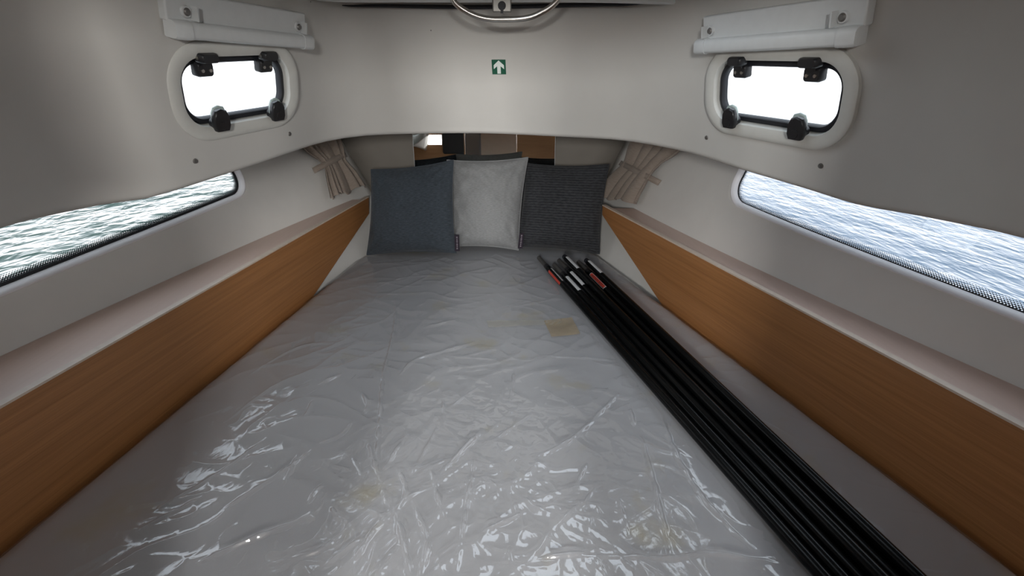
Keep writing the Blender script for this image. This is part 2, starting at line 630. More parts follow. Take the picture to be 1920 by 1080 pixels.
def build_hull(side, name):
    y0, y1, z0, sl = win_frame(side)
    hgt = 0.265
    mz = lambda y: z0 + sl * y

    # (u,v): u=y, v = height above the sill line inside the window band, blended back to z elsewhere
    def P(u, v):
        # v runs -0.75..0.40 ; z follows the sill slope only around the window band
        if v <= -0.05:
            top = mz(u) - 0.05
            z = -0.62 + (v + 0.75) / 0.70 * (top + 0.62)
        elif v >= 0.30:
            bot = mz(u) + 0.30
            z = bot + (v - 0.30) / 0.10 * (ZTOP - bot) if ZTOP > bot else bot
        else:
            z = mz(u) + v
        yy = u
        if u > 2.2:
            yy = 2.2 + (u - 2.2) * (bow_edge_y(z, side) + 0.012 - 2.2) / 0.4
        return hull(yy, z, side)
    us = uniq(list(np.linspace(Y_AFT, y0 - 0.08, 6)) + cosp(y0 - 0.08, y1 + 0.08, 44) + list(np.linspace(y1 + 0.08, 2.2, 6)) + list(np.linspace(2.2, 2.6, 7)))
    vs = uniq(list(np.linspace(-0.75, -0.05, 9)) + cosp(-0.05, 0.30, 14) + [0.35, 0.40])
    hole = (us[5], y1 + 0.08, -0.05, 0.30, y1 - y0, hgt, 0.085, ((y0 + y1) / 2, hgt / 2))
    hole = (y0 - 0.08, y1 + 0.08, -0.05, 0.30) + hole[4:]
    v, f = surface(P, us, vs, [hole])
    o = struct(obj(name, v, f, M['hull']))
    # outward thickness
    solidify(o, 0.03, -1.0 if side < 0 else 1.0)
    # window: frame, gasket, pane
    Wt = bpy.data.objects.new('window_1' if side < 0 else 'window_2', None)
    COL.objects.link(Wt)
    Wt['kind'] = 'structure'
    Wt['label'] = ('long hull window over the left shelf, green rippled water outside' if side < 0
                   else 'long hull window over the right shelf, pale blue water outside')

    def loop(d, hn, n=10):
        w_, h_ = y1 - y0 + 2 * d, hgt + 2 * d
        out = []
        base = rrect(w_, h_, 0.085 + d, n)
        # subdivide the long straight runs so that the frame follows the hull
        pts = []
        for i in range(len(base)):
            a, b = base[i], base[(i + 1) % len(base)]
            L = math.hypot(b[0] - a[0], b[1] - a[1])
            k = max(1, int(L / 0.09 + 0.5)) if L > 0.12 else 1
            k = {True: 16, False: k}[L > 0.8]
            for q in range(k):
                pts.append((a[0] + (b[0] - a[0]) * q / k, a[1] + (b[1] - a[1]) * q / k))
        for (x, y) in pts:
            yy = (y0 + y1) / 2 + x
            zz = mz(yy) + hgt / 2 + y
            out.append(hull(yy, zz, side) + hull_n(yy, zz, side) * hn)
        return out
    prof = [(0.006, -0.001), (0.006, 0.003), (0.003, 0.0045), (-0.001, 0.003), (-0.012, -0.011), (-0.0125, -0.022)]
    bm = bmesh.new()
    bm_loops(bm, [loop(d, h) for d, h in prof])
    obj_bm('window_frame', bm, M['frame_white'], Wt)
    g = 0.008 if side < 0 else 0.0035
    g += 0.0115
    prof = [(-0.0115, -0.0135), (-g * 0.9 - 0.001, -0.0135), (-g, -0.0145), (-g, -0.0175)]
    bm = bmesh.new()
    bm_loops(bm, [loop(d, h) for d, h in prof])
    obj_bm('gasket', bm, M['rubber'], Wt)
    # printed dotted border on the pane
    a, b = loop(-g + 0.0005, -0.0165), loop(-g - 0.0180, -0.0165)
    n = len(a)
    uv, acc = [], 0
    for i in range(n):
        uv.append((acc, 0.0))
        acc += (a[(i + 1) % n] - a[i]).length
    verts = a + b + [a[0], b[0]]
    uvs = uv + [(u, 0.0185) for u, _ in uv] + [(acc, 0.0), (acc, 0.0185)]
    faces = []
    for i in range(n):
        j = i + 1
        if j < n:
            faces.append((i, j, n + j, n + i))
        else:
            faces.append((i, 2 * n, 2 * n + 1, n + i))
    obj('dotted_border', verts, faces, M['frit'][side], Wt, uv=uvs)
    outl = loop(0.0, -0.018)
    c = sum(outl, Vector()) / n
    # pane: strips between the lower and upper halves
    bm = bmesh.new()
    ps = np.linspace(0.0, 1.0, 26)
    vv = np.linspace(0.0, 1.0, 4)
    rows = []
    for q in vv:
        row = []
        for p in ps:
            x = -(y1 - y0) / 2 + (y1 - y0) * p
            r = 0.085
            e = max(0.0, abs(x) - ((y1 - y0) / 2 - r))
            hh = hgt / 2 - (r - math.sqrt(max(0.0, r * r - e * e)))
            yy, zz = (y0 + y1) / 2 + x, 0
            zz = mz(yy) + hgt / 2 + (-hh + 2 * hh * q)
            row.append(hull(yy, zz, side) + hull_n(yy, zz, side) * -0.018)
        rows.append(row)
    bm_loops(bm, rows, closed=False)
    obj_bm('pane', bm, M['glass'], Wt)
    return o


def frit_mat(low):
    m, nt, b, out = mat_new('dotted_frit')
    b.inputs['Base Color'].default_value = (0.012, 0.013, 0.03, 1)
    b.inputs['Roughness'].default_value = 0.3
    t = nd(nt, 'ShaderNodeTexCoord')
    sp = nd(nt, 'ShaderNodeSeparateXYZ')
    nt.links.new(t.outputs['UV'], sp.inputs[0])

    def cell(sock, k, off=None):
        a = nd(nt, 'ShaderNodeMath', operation='MULTIPLY')
        a.inputs[1].default_value = k
        nt.links.new(sock, a.inputs[0])
        s = nd(nt, 'ShaderNodeMath', operation='SINE')
        nt.links.new(a.outputs[0], s.inputs[0])
        return s.outputs[0]
    k = 2 * math.pi / 0.0062
    p = nd(nt, 'ShaderNodeMath', operation='MULTIPLY')
    nt.links.new(cell(sp.outputs['X'], k), p.inputs[0])
    nt.links.new(cell(sp.outputs['Y'], k), p.inputs[1])
    # dots shrink away from the edge
    y = nd(nt, 'ShaderNodeMapRange')
    y.inputs['From Min'].default_value = 0.003
    y.inputs['From Max'].default_value = 0.0185
    y.inputs['To Min'].default_value = low
    y.inputs['To Max'].default_value = 0.75
    nt.links.new(sp.outputs['Y'], y.inputs['Value'])
    g = nd(nt, 'ShaderNodeMath', operation='GREATER_THAN')
    nt.links.new(p.outputs[0], g.inputs[0])
    nt.links.new(y.outputs[0], g.inputs[1])
    tr = nd(nt, 'ShaderNodeBsdfTransparent')
    mx = nd(nt, 'ShaderNodeMixShader')
    nt.links.new(g.outputs[0], mx.inputs[0])
    nt.links.new(tr.outputs[0], mx.inputs[1])
    nt.links.new(b.outputs[0], mx.inputs[2])
    nt.links.new(mx.outputs[0], out.inputs[0])
    return m


M['frit'] = {-1: frit_mat(-0.9), 1: frit_mat(-0.25)}
build_hull(-1, 'wall_left')
build_hull(1, 'wall_right')

# bow bulkhead
rows = []
for z in np.linspace(-0.62, ZTOP, 12):
    a, b = (hull(bow_edge_y(z, q), z, q) for q in (-1, 1))
    rows.append([a.lerp(b, t) for t in np.linspace(0, 1, 12)])
bm = bmesh.new()
bm_loops(bm, rows, closed=False)
o = struct(obj_bm('wall_front', bm, M['bulkhead']))
solidify(o, 0.02, 1.0)

# ------------------------------------------------------------------ overhead moulding (coachroof sides and front)
EDGE = [(-0.80, -0.10, 0.63), (-0.80, 0.2, 0.63), (-0.805, 0.45, 0.628)]
for px, py, z in ((0, 428, .627), (100, 402, .620), (215, 379, .612), (289, 369, .615), (457, 316, .635), (540, 288, .650), (612, 265, .657), (684, 253.5, .662), (771, 250, .665),
                  (907, 249, .664), (1044, 255, .657), (1130, 259.5, .652), (1183, 264.5, .649), (1283, 284, .640), (1384, 316, .627), (1504, 352, .615), (1600, 382, .605), (1680, 396, .612), (1745, 408, .620), (1920, 446, .640)):
    p = on_z(px, py, z)
    EDGE.append(tuple(p))
print('edge', [tuple(round(c, 3) for c in e) for e in EDGE])
EDGE += [(0.725, 0.4, 0.645), (0.722, 0.2, 0.645), (0.72, -0.10, 0.645)]
EC, ES = spline(EDGE, 400)
for _ in range(4):                       # fair the curve
    EC[1:-1] = 0.25 * EC[:-2] + 0.5 * EC[1:-1] + 0.25 * EC[2:]
ES = np.concatenate([[0], np.cumsum(np.linalg.norm(np.diff(EC, axis=0), axis=1))])
UTOT = ES[-1]
TG = np.gradient(EC, axis=0)
NX, NY = TG[:, 1].copy(), -TG[:, 0].copy()
ln = np.hypot(NX, NY)
NX, NY = NX / ln, NY / ln
for _ in range(40):
    NX[1:-1] = 0.25 * NX[:-2] + 0.5 * NX[1:-1] + 0.25 * NX[2:]
    NY[1:-1] = 0.25 * NY[:-2] + 0.5 * NY[1:-1] + 0.25 * NY[2:]
ln = np.hypot(NX, NY)
NX, NY = NX / ln, NY / ln
ZCEIL = 1.045


def panel(u, v):
    """u metres along the lower edge, v 0..1 up the panel (negative: rounded lip)"""
    x, y, z = (np.interp(u, ES, EC[:, k]) for k in range(3))
    nx, ny = np.interp(u, ES, NX), np.interp(u, ES, NY)
    k = 0.20 + 0.18 * max(0.0, -ny) ** 2
    if v < 0:
        a = -v * math.pi / 2 * 1.0
        r = 0.02
        off, dz = -r * (1 - math.cos(a)), -r * math.sin(a) * 0.8
        return Vector((x + nx * (off), y + ny * (off), z + dz + 0.012))
    dz = (ZCEIL + 0.03 - z - 0.012) * v
    off = k * dz
    return Vector((x + nx * off, y + ny * off, z + 0.012 + dz))


_uu = np.linspace(0, UTOT, 300)
_vv = np.linspace(0, 1, 24)
_GRID = np.array([[panel(u, v) for v in _vv] for u in _uu])


def hit_panel(px, py):
    d = ray(px, py).normalized()
    D = np.array(d)
    rel = _GRID - np.array(CAM)
    t = rel @ D
    dist = np.linalg.norm(rel - t[..., None] * D, axis=2)
    i, j = np.unravel_index(np.argmin(dist), dist.shape)
    u, v = _uu[i], _vv[j]
    su, sv = _uu[1], _vv[1]

    def f(u, v):
        p = panel(u, max(0, v)) - CAM
        return (p - d * p.dot(d)).length
    best = f(u, v)
    while su > 1e-5:
        imp = False
        for a, b in ((su, 0), (-su, 0), (0, sv), (0, -sv)):
            q = f(u + a, v + b)
            if q < best:
                best, u, v, imp = q, u + a, v + b, True
        if not imp:
            su, sv = su / 2, sv / 2
    return u, v


def panel_frame(u, v):
    e = 0.01
    p = panel(u, v)
    a = (panel(u + e, v) - panel(u - e, v)).normalized()
    b = (panel(u, v + 0.02) - panel(u, v - 0.02)).normalized()
    n = a.cross(b).normalized()
    if n.dot(CAM - p) < 0:
        n = -n
    b = (b - a * a.dot(b)).normalized()
    return p, a, b, n


PORT = {}
for side, gl, gr, gt, gb in ((-1, (345, 165), (536, 158), (445, 108), (450, 224)), (1, (1347, 168), (1581, 172), (1460, 118), (1462, 240))):
    UV = [hit_panel(*p) for p in (gl, gr, gt, gb)]
    P4 = [panel(*uv) for uv in UV]
    PORT[side] = dict(uv=((UV[0][0] + UV[1][0]) / 2, (UV[2][1] + UV[3][1]) / 2), w=(P4[1] - P4[0]).length, h=(P4[3] - P4[2]).length)
    print('porthole', side, UV, PORT[side])

# moulding mesh with the two port openings
SLANT = 0.41
holes = []
ul = list(np.linspace(0, UTOT, 60))
vc = (PORT[-1]['uv'][1] + PORT[1]['uv'][1]) / 2
for side in (-1, 1):
    pt = PORT[side]
    uc = pt['uv'][0]
    ew, eh = pt['w'] + 0.024, (pt['h'] + 0.024) / SLANT
    pt['rect'] = (uc - ew / 2 - 0.04, uc + ew / 2 + 0.04)
    ul = [u for u in ul if not (pt['rect'][0] - 0.01 < u < pt['rect'][1] + 0.01)] + cosp(*pt['rect'], 22)
v0h, v1h = vc - 0.36, min(0.97, vc + 0.36)
ul = uniq(ul)
vl = uniq([-1, -0.8, -0.6, -0.4, -0.2, 0] + list(np.linspace(0, max(v0h, 0.02), 3)) + cosp(max(v0h, 0.02), v1h, 16) + [v1h, 1.0])
v0h = max(v0h, 0.02)


def hole_patch(side):
    pt = PORT[side]
    return (pt['rect'][0], pt['rect'][1], v0h, v1h)


# surface() works in (u,v) with v scaled, so run it in metres: V = v*SLANT
def P_m(u, vm):
    return panel(u, vm / SLANT if vm >= 0 else vm)


vm = [v * SLANT if v >= 0 else v for v in vl]
for side in (-1, 1):
    pt = PORT[side]
    r = hole_patch(side)
    holes.append((r[0], r[1], r[2] * SLANT, r[3] * SLANT, pt['w'] + 0.02, pt['h'] + 0.02, 0.055, (pt['uv'][0], pt['uv'][1] * SLANT)))
v, f = surface(P_m, ul, vm, holes)
moulding = struct(obj('wall_front_overhead', v, f, M['gelcoat']))
moulding.name = 'trim_1'
moulding['label'] = 'white overhead moulding with two portholes arching over the foot of the berth'
solidify(moulding, 0.014, -1.0)

# ceiling slab
top = [panel(u, 1.0) for u in np.linspace(0, UTOT, 120)]
nrm = [(np.interp(u, ES, NX), np.interp(u, ES, NY)) for u in np.linspace(0, UTOT, 120)]
poly = [(p.x - n[0] * 0.02, p.y - n[1] * 0.02) for p, n in zip(top, nrm)]
# open sliding hatch over the berth
HX0, HX1, HY0, HY1 = 0.00, 0.34, 0.82, 1.28
hcx, hcy = (HX0 + HX1) / 2, (HY0 + HY1) / 2
closing = [(poly[-1][0] + (poly[0][0] - poly[-1][0]) * t, poly[-1][1]) for t in np.linspace(0, 1, 30)[1:-1]]
outer = list(poly) + closing


def to_hatch(x, y):
    dx, dy = x - hcx, y - hcy
    k = min(abs((HX1 - HX0) / 2 / dx) if abs(dx) > 1e-9 else 1e9, abs((HY1 - HY0) / 2 / dy) if abs(dy) > 1e-9 else 1e9)
    return hcx + dx * k, hcy + dy * k


# the hatch corners must be vertices: add the matching outer points
inner = [to_hatch(x, y) for x, y in outer]
for cxy in ((HX0, HY0), (HX0, HY1), (HX1, HY0), (HX1, HY1)):
    kx = min(range(len(inner)), key=lambda q: (inner[q][0] - cxy[0]) ** 2 + (inner[q][1] - cxy[1]) ** 2)
    inner[kx] = cxy
bm = bmesh.new()
bm_loops(bm, [[(x, y, z) for x, y in lp] for lp, z in ((outer, ZCEIL), (inner, ZCEIL), (inner, ZCEIL + 0.04), (outer, ZCEIL + 0.04))], wrap=True)
struct(obj_bm('ceiling', bm, M['gelcoat']))

# side decks (their underside closes the space between the moulding and the hull)
inn = [(e[0] - a * 0.010, e[1] - b * 0.010) for e, a, b in zip(EC[::4], NX[::4], NY[::4])]
outp = []
for y in np.linspace(Y_AFT, 2.5, 24):
    p = hull(min(y, 2.5), ZTOP, -1)
    outp.append((p.x - 0.04, y))
outp.append((hull(2.5, ZTOP, -1).x + 0.0, 2.75))
outp.append((hull(2.5, ZTOP, 1).x - 0.0, 2.75))
for y in np.linspace(2.5, Y_AFT, 24):
    p = hull(min(y, 2.5), ZTOP, 1)
    outp.append((p.x + 0.04, y))
inn, _ = spline([(a, b) for a, b in inn], 120)
outp, _ = spline(outp, 120)
bm = bmesh.new()
bm_loops(bm, [[Vector((p[0], p[1], z)) for p in path] for path, z in ((inn, ZTOP - 0.004), (outp, ZTOP - 0.004), (outp, ZTOP + 0.03), (inn, ZTOP + 0.03))], False, wrap=True)
o = struct(obj_bm('trim_2', bm, M['deck'], smooth=False))
o['label'] = 'white side deck running around the coachroof'

# small screw heads on the moulding
for px, py in ((543, 251), (366, 302), (1325, 258), (1539, 311), (582, 3), (808, 57)):
    p, a, b, n = panel_frame(*hit_panel(px, py))
    big = py > 100
    r = 0.0068 if big else 0.0024
    bm = bmesh.new()
    bm_cyl(bm, p - n * 0.002, p + n * (0.0025 if big else 0.001), r, r * 0.75, 16)
    if big:
        bm_box(bm, p + n * 0.0026, (r * 1.1, 0.0016, 0.001), Matrix((a, b, n)).transposed())
        bm_box(bm, p + n * 0.0026, (0.0016, r * 1.1, 0.001), Matrix((a, b, n)).transposed())
    obj_bm('screw', bm, M['screw'], moulding)

# ------------------------------------------------------------------ portholes
def porthole(side):
    pt = PORT[side]
    c, a, b, n = panel_frame(*pt['uv'])
    if side < 0:
        lab = 'white-flanged porthole with black hinges, on the left above the green water window'
    else:
        lab = 'white-flanged porthole with black hinges, on the right above the blue water window'
    t = thing('porthole', lab, 'porthole', basis(c, a, b, n), 'portholes in the overhead moulding')
    W_, H_ = pt['w'], pt['h']

    def ring(prof, w0=W_, h0=H_, r0=0.052):
        return [[(x, y, z) for x, y in rrect(w0 + 2 * d, h0 + 2 * d, r0 + d, 9)] for d, z in prof]
    bm = bmesh.new()
    bm_loops(bm, ring([(0.034, -0.004), (0.034, 0.005), (0.031, 0.0075), (0.022, 0.0082), (0.010, 0.0075), (0.004, 0.0045), (0.002, -0.004), (0.002, -0.040)]))
    obj_bm('flange', bm, M['flange'], t)
    bm = bmesh.new()
    bm_loops(bm, ring([(0.003, -0.020), (0.001, -0.013), (-0.004, -0.010), (-0.010, -0.010), (-0.0125, -0.014), (-0.0125, -0.026), (0.003, -0.026)]), wrap=True)
    obj_bm('gasket', bm, M['rubber'], t)
    bm = bmesh.new()
    bm_loops(bm, ring([(-0.011, -0.019), (-0.011, -0.023)]), cap0=True, cap1=True)
    obj_bm('pane', bm, M['glass'], t)
    dx = W_ * 0.285
    for sgn in (-1, 1):
        x = sgn * dx
        # hinge on the upper rim
        yt = H_ / 2
        bm = bmesh.new()
        bm_loops(bm, [[(x + p * 1, yt + 0.003 + q, z) for p, q in rrect(0.046 * s, 0.020 * s, 0.006, 4)] for s, z in ((1, 0.0), (1, 0.014), (0.82, 0.020))], cap0=True, cap1=True)
        bm_loops(bm, [[(x + p, yt - 0.0225 + q, z) for p, q in rrect(0.040 * s, 0.030 * s, 0.006, 4)] for s, z in ((1, -0.019), (1, -0.004), (0.85, 0.001))], cap0=True, cap1=True)
        bm_box(bm, (x, yt - 0.006, -0.002), (0.024, 0.016, 0.016))
        h = obj_bm('hinge', bm, M['black_plastic'], t)
        bm = bmesh.new()
        bm_cyl(bm, (x - 0.0095, yt - 0.024, 0.0), (x - 0.0095, yt - 0.024, 0.003), 0.0042, 0.0036, 12)
        bm_cyl(bm, (x + 0.0095, yt - 0.024, 0.0), (x + 0.0095, yt - 0.024, 0.003), 0.0042, 0.0036, 12)
        bm_cyl(bm, (x - 0.0245, yt + 0.003, 0.008), (x - 0.022, yt + 0.003, 0.008), 0.004, 0.004, 12)
        obj_bm('screw', bm, M['steel'], h)
        # screw-down dog on the lower rim
        yb = -H_ / 2
        bm = bmesh.new()
        k = [(0.0, 0.013), (0.010, 0.0135), (0.016, 0.0125), (0.026, 0.0115), (0.031, 0.009)]
        bm_loops(bm, [[(x + 0.000 + math.cos(q) * r_ * (1.0), yb + 0.003 + math.sin(q) * r_, z - 0.002) for q in np.linspace(0, 2 * math.pi, 20, endpoint=False)] for z, r_ in k], cap0=True, cap1=True)
        # two grip wings
        tl = [(0.015, -0.008), (0.020, 0.004), (0.0195, 0.026), (0.0135, 0.037), (0.0, 0.041), (-0.0135, 0.037), (-0.0195, 0.026), (-0.020, 0.004), (-0.015, -0.008)]
        bm_loops(bm, [[(x + p * s, yb - 0.002 + q * s, z) for p, q in tl] for s, z in ((0.92, 0.014), (1, 0.017), (1, 0.025), (0.92, 0.028))], cap0=True, cap1=True)
        g = obj_bm('latch_knob', bm, M['black_plastic'], t)
        bm = bmesh.new()
        bm_loops(bm, [[(x - side * 0.006 + p * s * 0.96, yb + 0.002 + q * s, z) for p, q in tl] for s, z in ((0.95, 0.006), (1, 0.008), (1, 0.011), (0.95, 0.013))], cap0=True, cap1=True)
        obj_bm('grip_pad', bm, M['pad'], g)
        bm = bmesh.new()
        bm_cyl(bm, (x, yb - 0.008, 0.010), (x, yb - 0.012, 0.014), 0.0085, 0.006, 14)
        obj_bm('pivot_cap', bm, M['steel'], g)
    return t


# pad
M['pad'] = plain('grey_green_pad', (0.42, 0.50, 0.48), 0.5)
for s in (-1, 1):
    porthole(s)

# ------------------------------------------------------------------ roller blinds above the portholes
def blind(side):
    if side < 0:
        c0, c1 = (301, 40), (556, 66)
        lab = 'white roller blind cassette above the left porthole'
    else:
        c0, c1 = (1332, 74), (1640, 50)
        lab = 'white roller blind cassette above the right porthole'
    p0, p1 = panel(*hit_panel(*c0)), panel(*hit_panel(*c1))
    mid = hit_panel((c0[0] + c1[0]) / 2, (c0[1] + c1[1]) / 2)
    c, a, b, n = panel_frame(*mid)
    ax = (p1 - p0).normalized()
    ax = (ax - n * ax.dot(n)).normalized()
    by = n.cross(ax)
    L = (p1 - p0).length
    c = (p0 + p1) / 2
    c = c + n * (panel(*mid) - c).dot(n)
    t = thing('roller_blind', lab, 'blind', basis(c + n * 0.011 + by * 0.004, ax, by, n), 'roller blinds above the portholes')
    bm = bmesh.new()
    bm_box(bm, (side * 0.006, 0.026, -0.001), (L * 0.97, 0.052, 0.022))
    bevel(obj_bm('mounting_plate', bm, M['plastic_white'], t), 0.003)
    # cassette: half-round tube
    bm = bmesh.new()
    prof = [(-0.026, -0.002), (0.0, -0.002), (0.003, 0.002), (0.004, 0.020), (0.001, 0.026), (-0.004, 0.029), (-0.021, 0.030), (-0.026, 0.027), (-0.028, 0.020), (-0.028, 0.002)]
    bm_loops(bm, [[(x, y, z) for y, z in prof] for x in np.linspace(-L / 2 + 0.012, L / 2 - 0.012, 5)], cap0=True, cap1=True)
    obj_bm('cassette', bm, M['plastic_white'], t, angle=60)
    for s in (-1, 1):
        bm = bmesh.new()
        bm_loops(bm, [[(x, -0.012 + (y + 0.012) * k, 0.012 + (z - 0.012) * k) for y, z in prof] for x, k in ((s * (L / 2 - 0.036), 1.10), (s * (L / 2 - 0.006), 1.10), (s * (L / 2 - 0.001), 1.0))], cap0=True, cap1=True)
        obj_bm('end_cap', bm, M['plastic_white'], t, angle=50)
        x = s * (L / 2 - 0.040)
        bm = bmesh.new()
        bm_cyl(bm, (x, 0.020, 0.009), (x, 0.020, 0.0145), 0.0115, 0.010, 18)
        bm_box(bm, (x + side * -0.012, 0.019, 0.018), (0.003, 0.026, 0.020))
        k = obj_bm('bracket', bm, M['plastic_white'], t)
        bm = bmesh.new()
        bm_cyl(bm, (x, 0.020, 0.0145), (x, 0.020, 0.018), 0.0075, 0.005, 16)
        obj_bm('screw', bm, M['screw'], k)
    return t


for s in (-1, 1):
    blind(s)

# ------------------------------------------------------------------ arrow sign
p, a, b, n = panel_frame(*hit_panel(935.5, 125.5))
a = Vector((a.x, a.y, 0)).normalized()
b = n.cross(a).normalized()
b = b if b.z > 0 else -b
n = a.cross(b)
q = [panel(*hit_panel(x, 125)) for x in (923, 949)]
S = (q[1] - q[0]).length
q = [panel(*hit_panel(935, y)) for y in (111.5, 139)]
SH = (q[1] - q[0]).length
t = thing('arrow_sign', 'small green square sticker with a white arrow pointing up', 'sign', basis(p, a, b, n))
bm = bmesh.new()
bm_box(bm, (0, 0, 0.0008), (S, SH, 0.0012))
obj_bm('sticker', bm, M['green'], t, smooth=False)
ar = [(0, 0.45), (0.37, 0.13), (0.37, -0.14), (0.125, 0.06), (0.125, -0.45), (-0.125, -0.45), (-0.125, 0.06), (-0.37, -0.14), (-0.37, 0.13)]
bm = bmesh.new()
f = bm.faces.new([bm.verts.new((x * S, y * SH, 0.0018)) for x, y in ar])
bmesh.ops.triangulate(bm, faces=[f])
obj_bm('arrow', bm, M['sign_white'], t, smooth=False)

# ------------------------------------------------------------------ hatch gasket, latch and grab handle at the top of the moulding
gu = [hit_panel(x, 9)[0] for x in (640, 1262)]
bm = bmesh.new()
pts = []
for u in np.linspace(gu[0], gu[1], 40):
    pp, aa, bb, nn = panel_frame(u, 0.92)
    pp = panel(u, 1.0)
    k = (ZCEIL - pp.z) / (panel(u, 0.9).z - pp.z)
    pp = pp + (panel(u, 0.9) - pp) * k
    pts.append(pp + nn * 0.003 + Vector((0, 0, -0.009)))
bm_tube(bm, pts, [0.0012 + 0.0046 * math.sin(math.pi * q / 39) ** 0.5 for q in range(40)], 10)
o = obj_bm('hatch_seal', bm, M['rubber'])
tag(o, 'black rubber seal along the hatch edge at the top', 'seal')

# white coaming of the hatch, just in front of the seal
cp = [on_y(x, y, 1.43) for x, y in ((556, -6), (600, 1), (660, 4), (760, 4), (850, 4), (940, 4), (1060, 4), (1180, 6), (1270, 9), (1340, 8), (1400, 3), (1450, -6))]
cc, _ = spline([tuple(p) for p in cp], 60)
bm = bmesh.new()
bm_loops(bm, [[(p[0], p[1] - 0.012, ZCEIL + 0.002) for p in cc], [(p[0], p[1] - 0.012, p[2] + 0.004) for p in cc], [(p[0], p[1] - 0.008, p[2]) for p in cc],
              [(p[0], p[1] + 0.006, p[2]) for p in cc], [(p[0], p[1] + 0.010, p[2] + 0.004) for p in cc], [(p[0], p[1] + 0.010, ZCEIL + 0.002) for p in cc]], False, wrap=True)
o = struct(obj_bm('trim_8', bm, M['plastic_white']))
o['label'] = 'white hatch coaming along the top'

YH = 1.36
hp = [on_y(x, y, YH) for x, y in ((846, -6), (856, 8), (874, 21), (896, 31), (920, 36), (945, 36.5), (970, 36), (996, 32), (1018, 22), (1034, 12), (1050, -4))]
t = thing('grab_handle', 'curved stainless steel grab handle hanging from the hatch edge', 'handle', Matrix.Translation(hp[5]))
hc, _ = spline([tuple(p) for p in hp], 40)
hc = [Vector(p) - hp[5] for p in hc]
hc = [hc[0] + Vector((-0.004, 0, 0.03))] + hc + [hc[-1] + Vector((0.004, 0, 0.03))]
bm = bmesh.new()
bm_tube(bm, hc, 0.0072, 14)
obj_bm('bar', bm, M['steel'], t)
for p in (hc[0], hc[-1]):
    bm = bmesh.new()
    zt = ZCEIL - hp[5].z
    bm_cyl(bm, (p.x, p.y, zt - 0.006), (p.x, p.y, zt), 0.011, 0.011, 18)
    obj_bm('foot_plate', bm, M['steel'], t)
lp = on_y(941, 14, 1.40)
t = thing('hatch_latch', 'grey metal latch plate with a dark key hole above the arrow sticker', 'latch', Matrix.Translation(lp))
bm = bmesh.new()
bm_box(bm, (0, 0.008, 0.006), (0.050, 0.016, 0.034))
bevel(obj_bm('plate', bm, M['steel_dull'], t), 0.003)
bm = bmesh.new()
bm_cyl(bm, (0, -0.001, 0.004), (0, -0.004, 0.004), 0.0105, 0.0095, 18)
bm_box(bm, (0, -0.003, -0.008), (0.007, 0.004, 0.012))
obj_bm('keyhole', bm, M['rubber'], t)

# ------------------------------------------------------------------ berth: shelves with front boards
def line_x(a, b):
    k = (b.x - a.x) / (b.y - a.y)
    return lambda y: a.x + k * (y - a.y)


BOARD = {}


def shelf(side):
    if side < 0:
        lo0, lo1 = on_z(0, 1018, 0.0), on_z(603, 533, 0.0)
        tp0, tp1 = (0, 776), (691, 364)
        em = (692, 401)
    else:
        lo0, lo1 = on_z(1920, 1062, 0.0), on_z(1227, 551, 0.0)
        tp0, tp1 = (1920, 823), (1130, 377)
        em = (1129, 403)
    fx = line_x(lo0, lo1)
    # vertical board plane
    pn = Vector((lo1.y - lo0.y, -(lo1.x - lo0.x), 0)).normalized()
    T0, T1 = on_plane(*tp0, lo0, pn), on_plane(*tp1, lo0, pn)
    E = on_plane(*em, lo0, pn)
    print('board', side, lo0, lo1, T0, T1, E)
    zt = (T0.z + T1.z) / 2
    BOARD[side] = (fx, zt, T1.y, lo1.y)
    y0 = -0.25
    lab = ('long cherry-wood side shelf along the left wall under the green-water window' if side < 0
           else 'long cherry-wood side shelf along the right wall beside the black poles')
    t = thing('side_shelf', lab, 'shelf', Matrix.Translation((fx(y0), y0, 0)), 'side shelves of the berth')
    org = Vector((fx(y0), y0, 0))
    # outline in (y,z): slanted end
    zb = -0.06
    yb = lo1.y - 0.06 * (E.y - lo1.y) / max(0.05, E.z)
    ol = [(y0, zb), (yb, zb), (lo1.y, 0.0), (E.y, E.z), (T1.y, zt), (y0, zt)]
    th = 0.018
    bm = bmesh.new()
    rows = []
    for off in (0, th):
        rows.append([Vector((fx(y) + side * off, y, z)) - org for y, z in ol])
    bm_loops(bm, rows, True, True, True)
    bevel(obj_bm('front_board', bm, M['wood_left'], t, smooth=False), 0.0015)
    # pale veneered top edge
    bm = bmesh.new()
    rows = []
    for off, dz in ((-0.0008, -0.004), (-0.0008, 0.0012), (th + 0.0008, 0.0012), (th + 0.0008, -0.004)):
        rows.append([Vector((fx(y) + side * off, y, zt + dz)) - org for y in (y0, T1.y)])
    bm_loops(bm, rows, False, wrap=True)
    obj_bm('edge_strip', bm, M['wood_edge'], t, smooth=False)
    # shelf top
    ys = np.linspace(y0, T1.y - 0.02, 30)
    zz = zt - 0.012
    inner = [Vector((fx(y) + side * th, y, zz)) - org for y in ys]
    outer = [hull(y, zz, side) - Vector((side * 0.001, 0, 0)) - org for y in ys]
    low_i = [p - Vector((0, 0, 0.014)) for p in inner]
    low_o = [p - Vector((0, 0, 0.014)) for p in outer]
    bm = bmesh.new()
    bm_loops(bm, [inner, outer, low_o, low_i], False, wrap=True)
    obj_bm('shelf_top', bm, M['wood_top_sheen'], t, angle=30)
    return t


for s in (-1, 1):
    shelf(s)

# ------------------------------------------------------------------ mattress
def mat_edge(side, y):
    """mattress side at height 0"""
    fx = BOARD[side][0]
    x = fx(y) + side * (-0.004)
    h = hull(y, 0.0, side).x - side * 0.012
    if side < 0:
        return max(x, h) if y > 1.6 else x
    return min(x, h) if y > 1.6 else x


YM0, YM1 = 0.12, 2.58


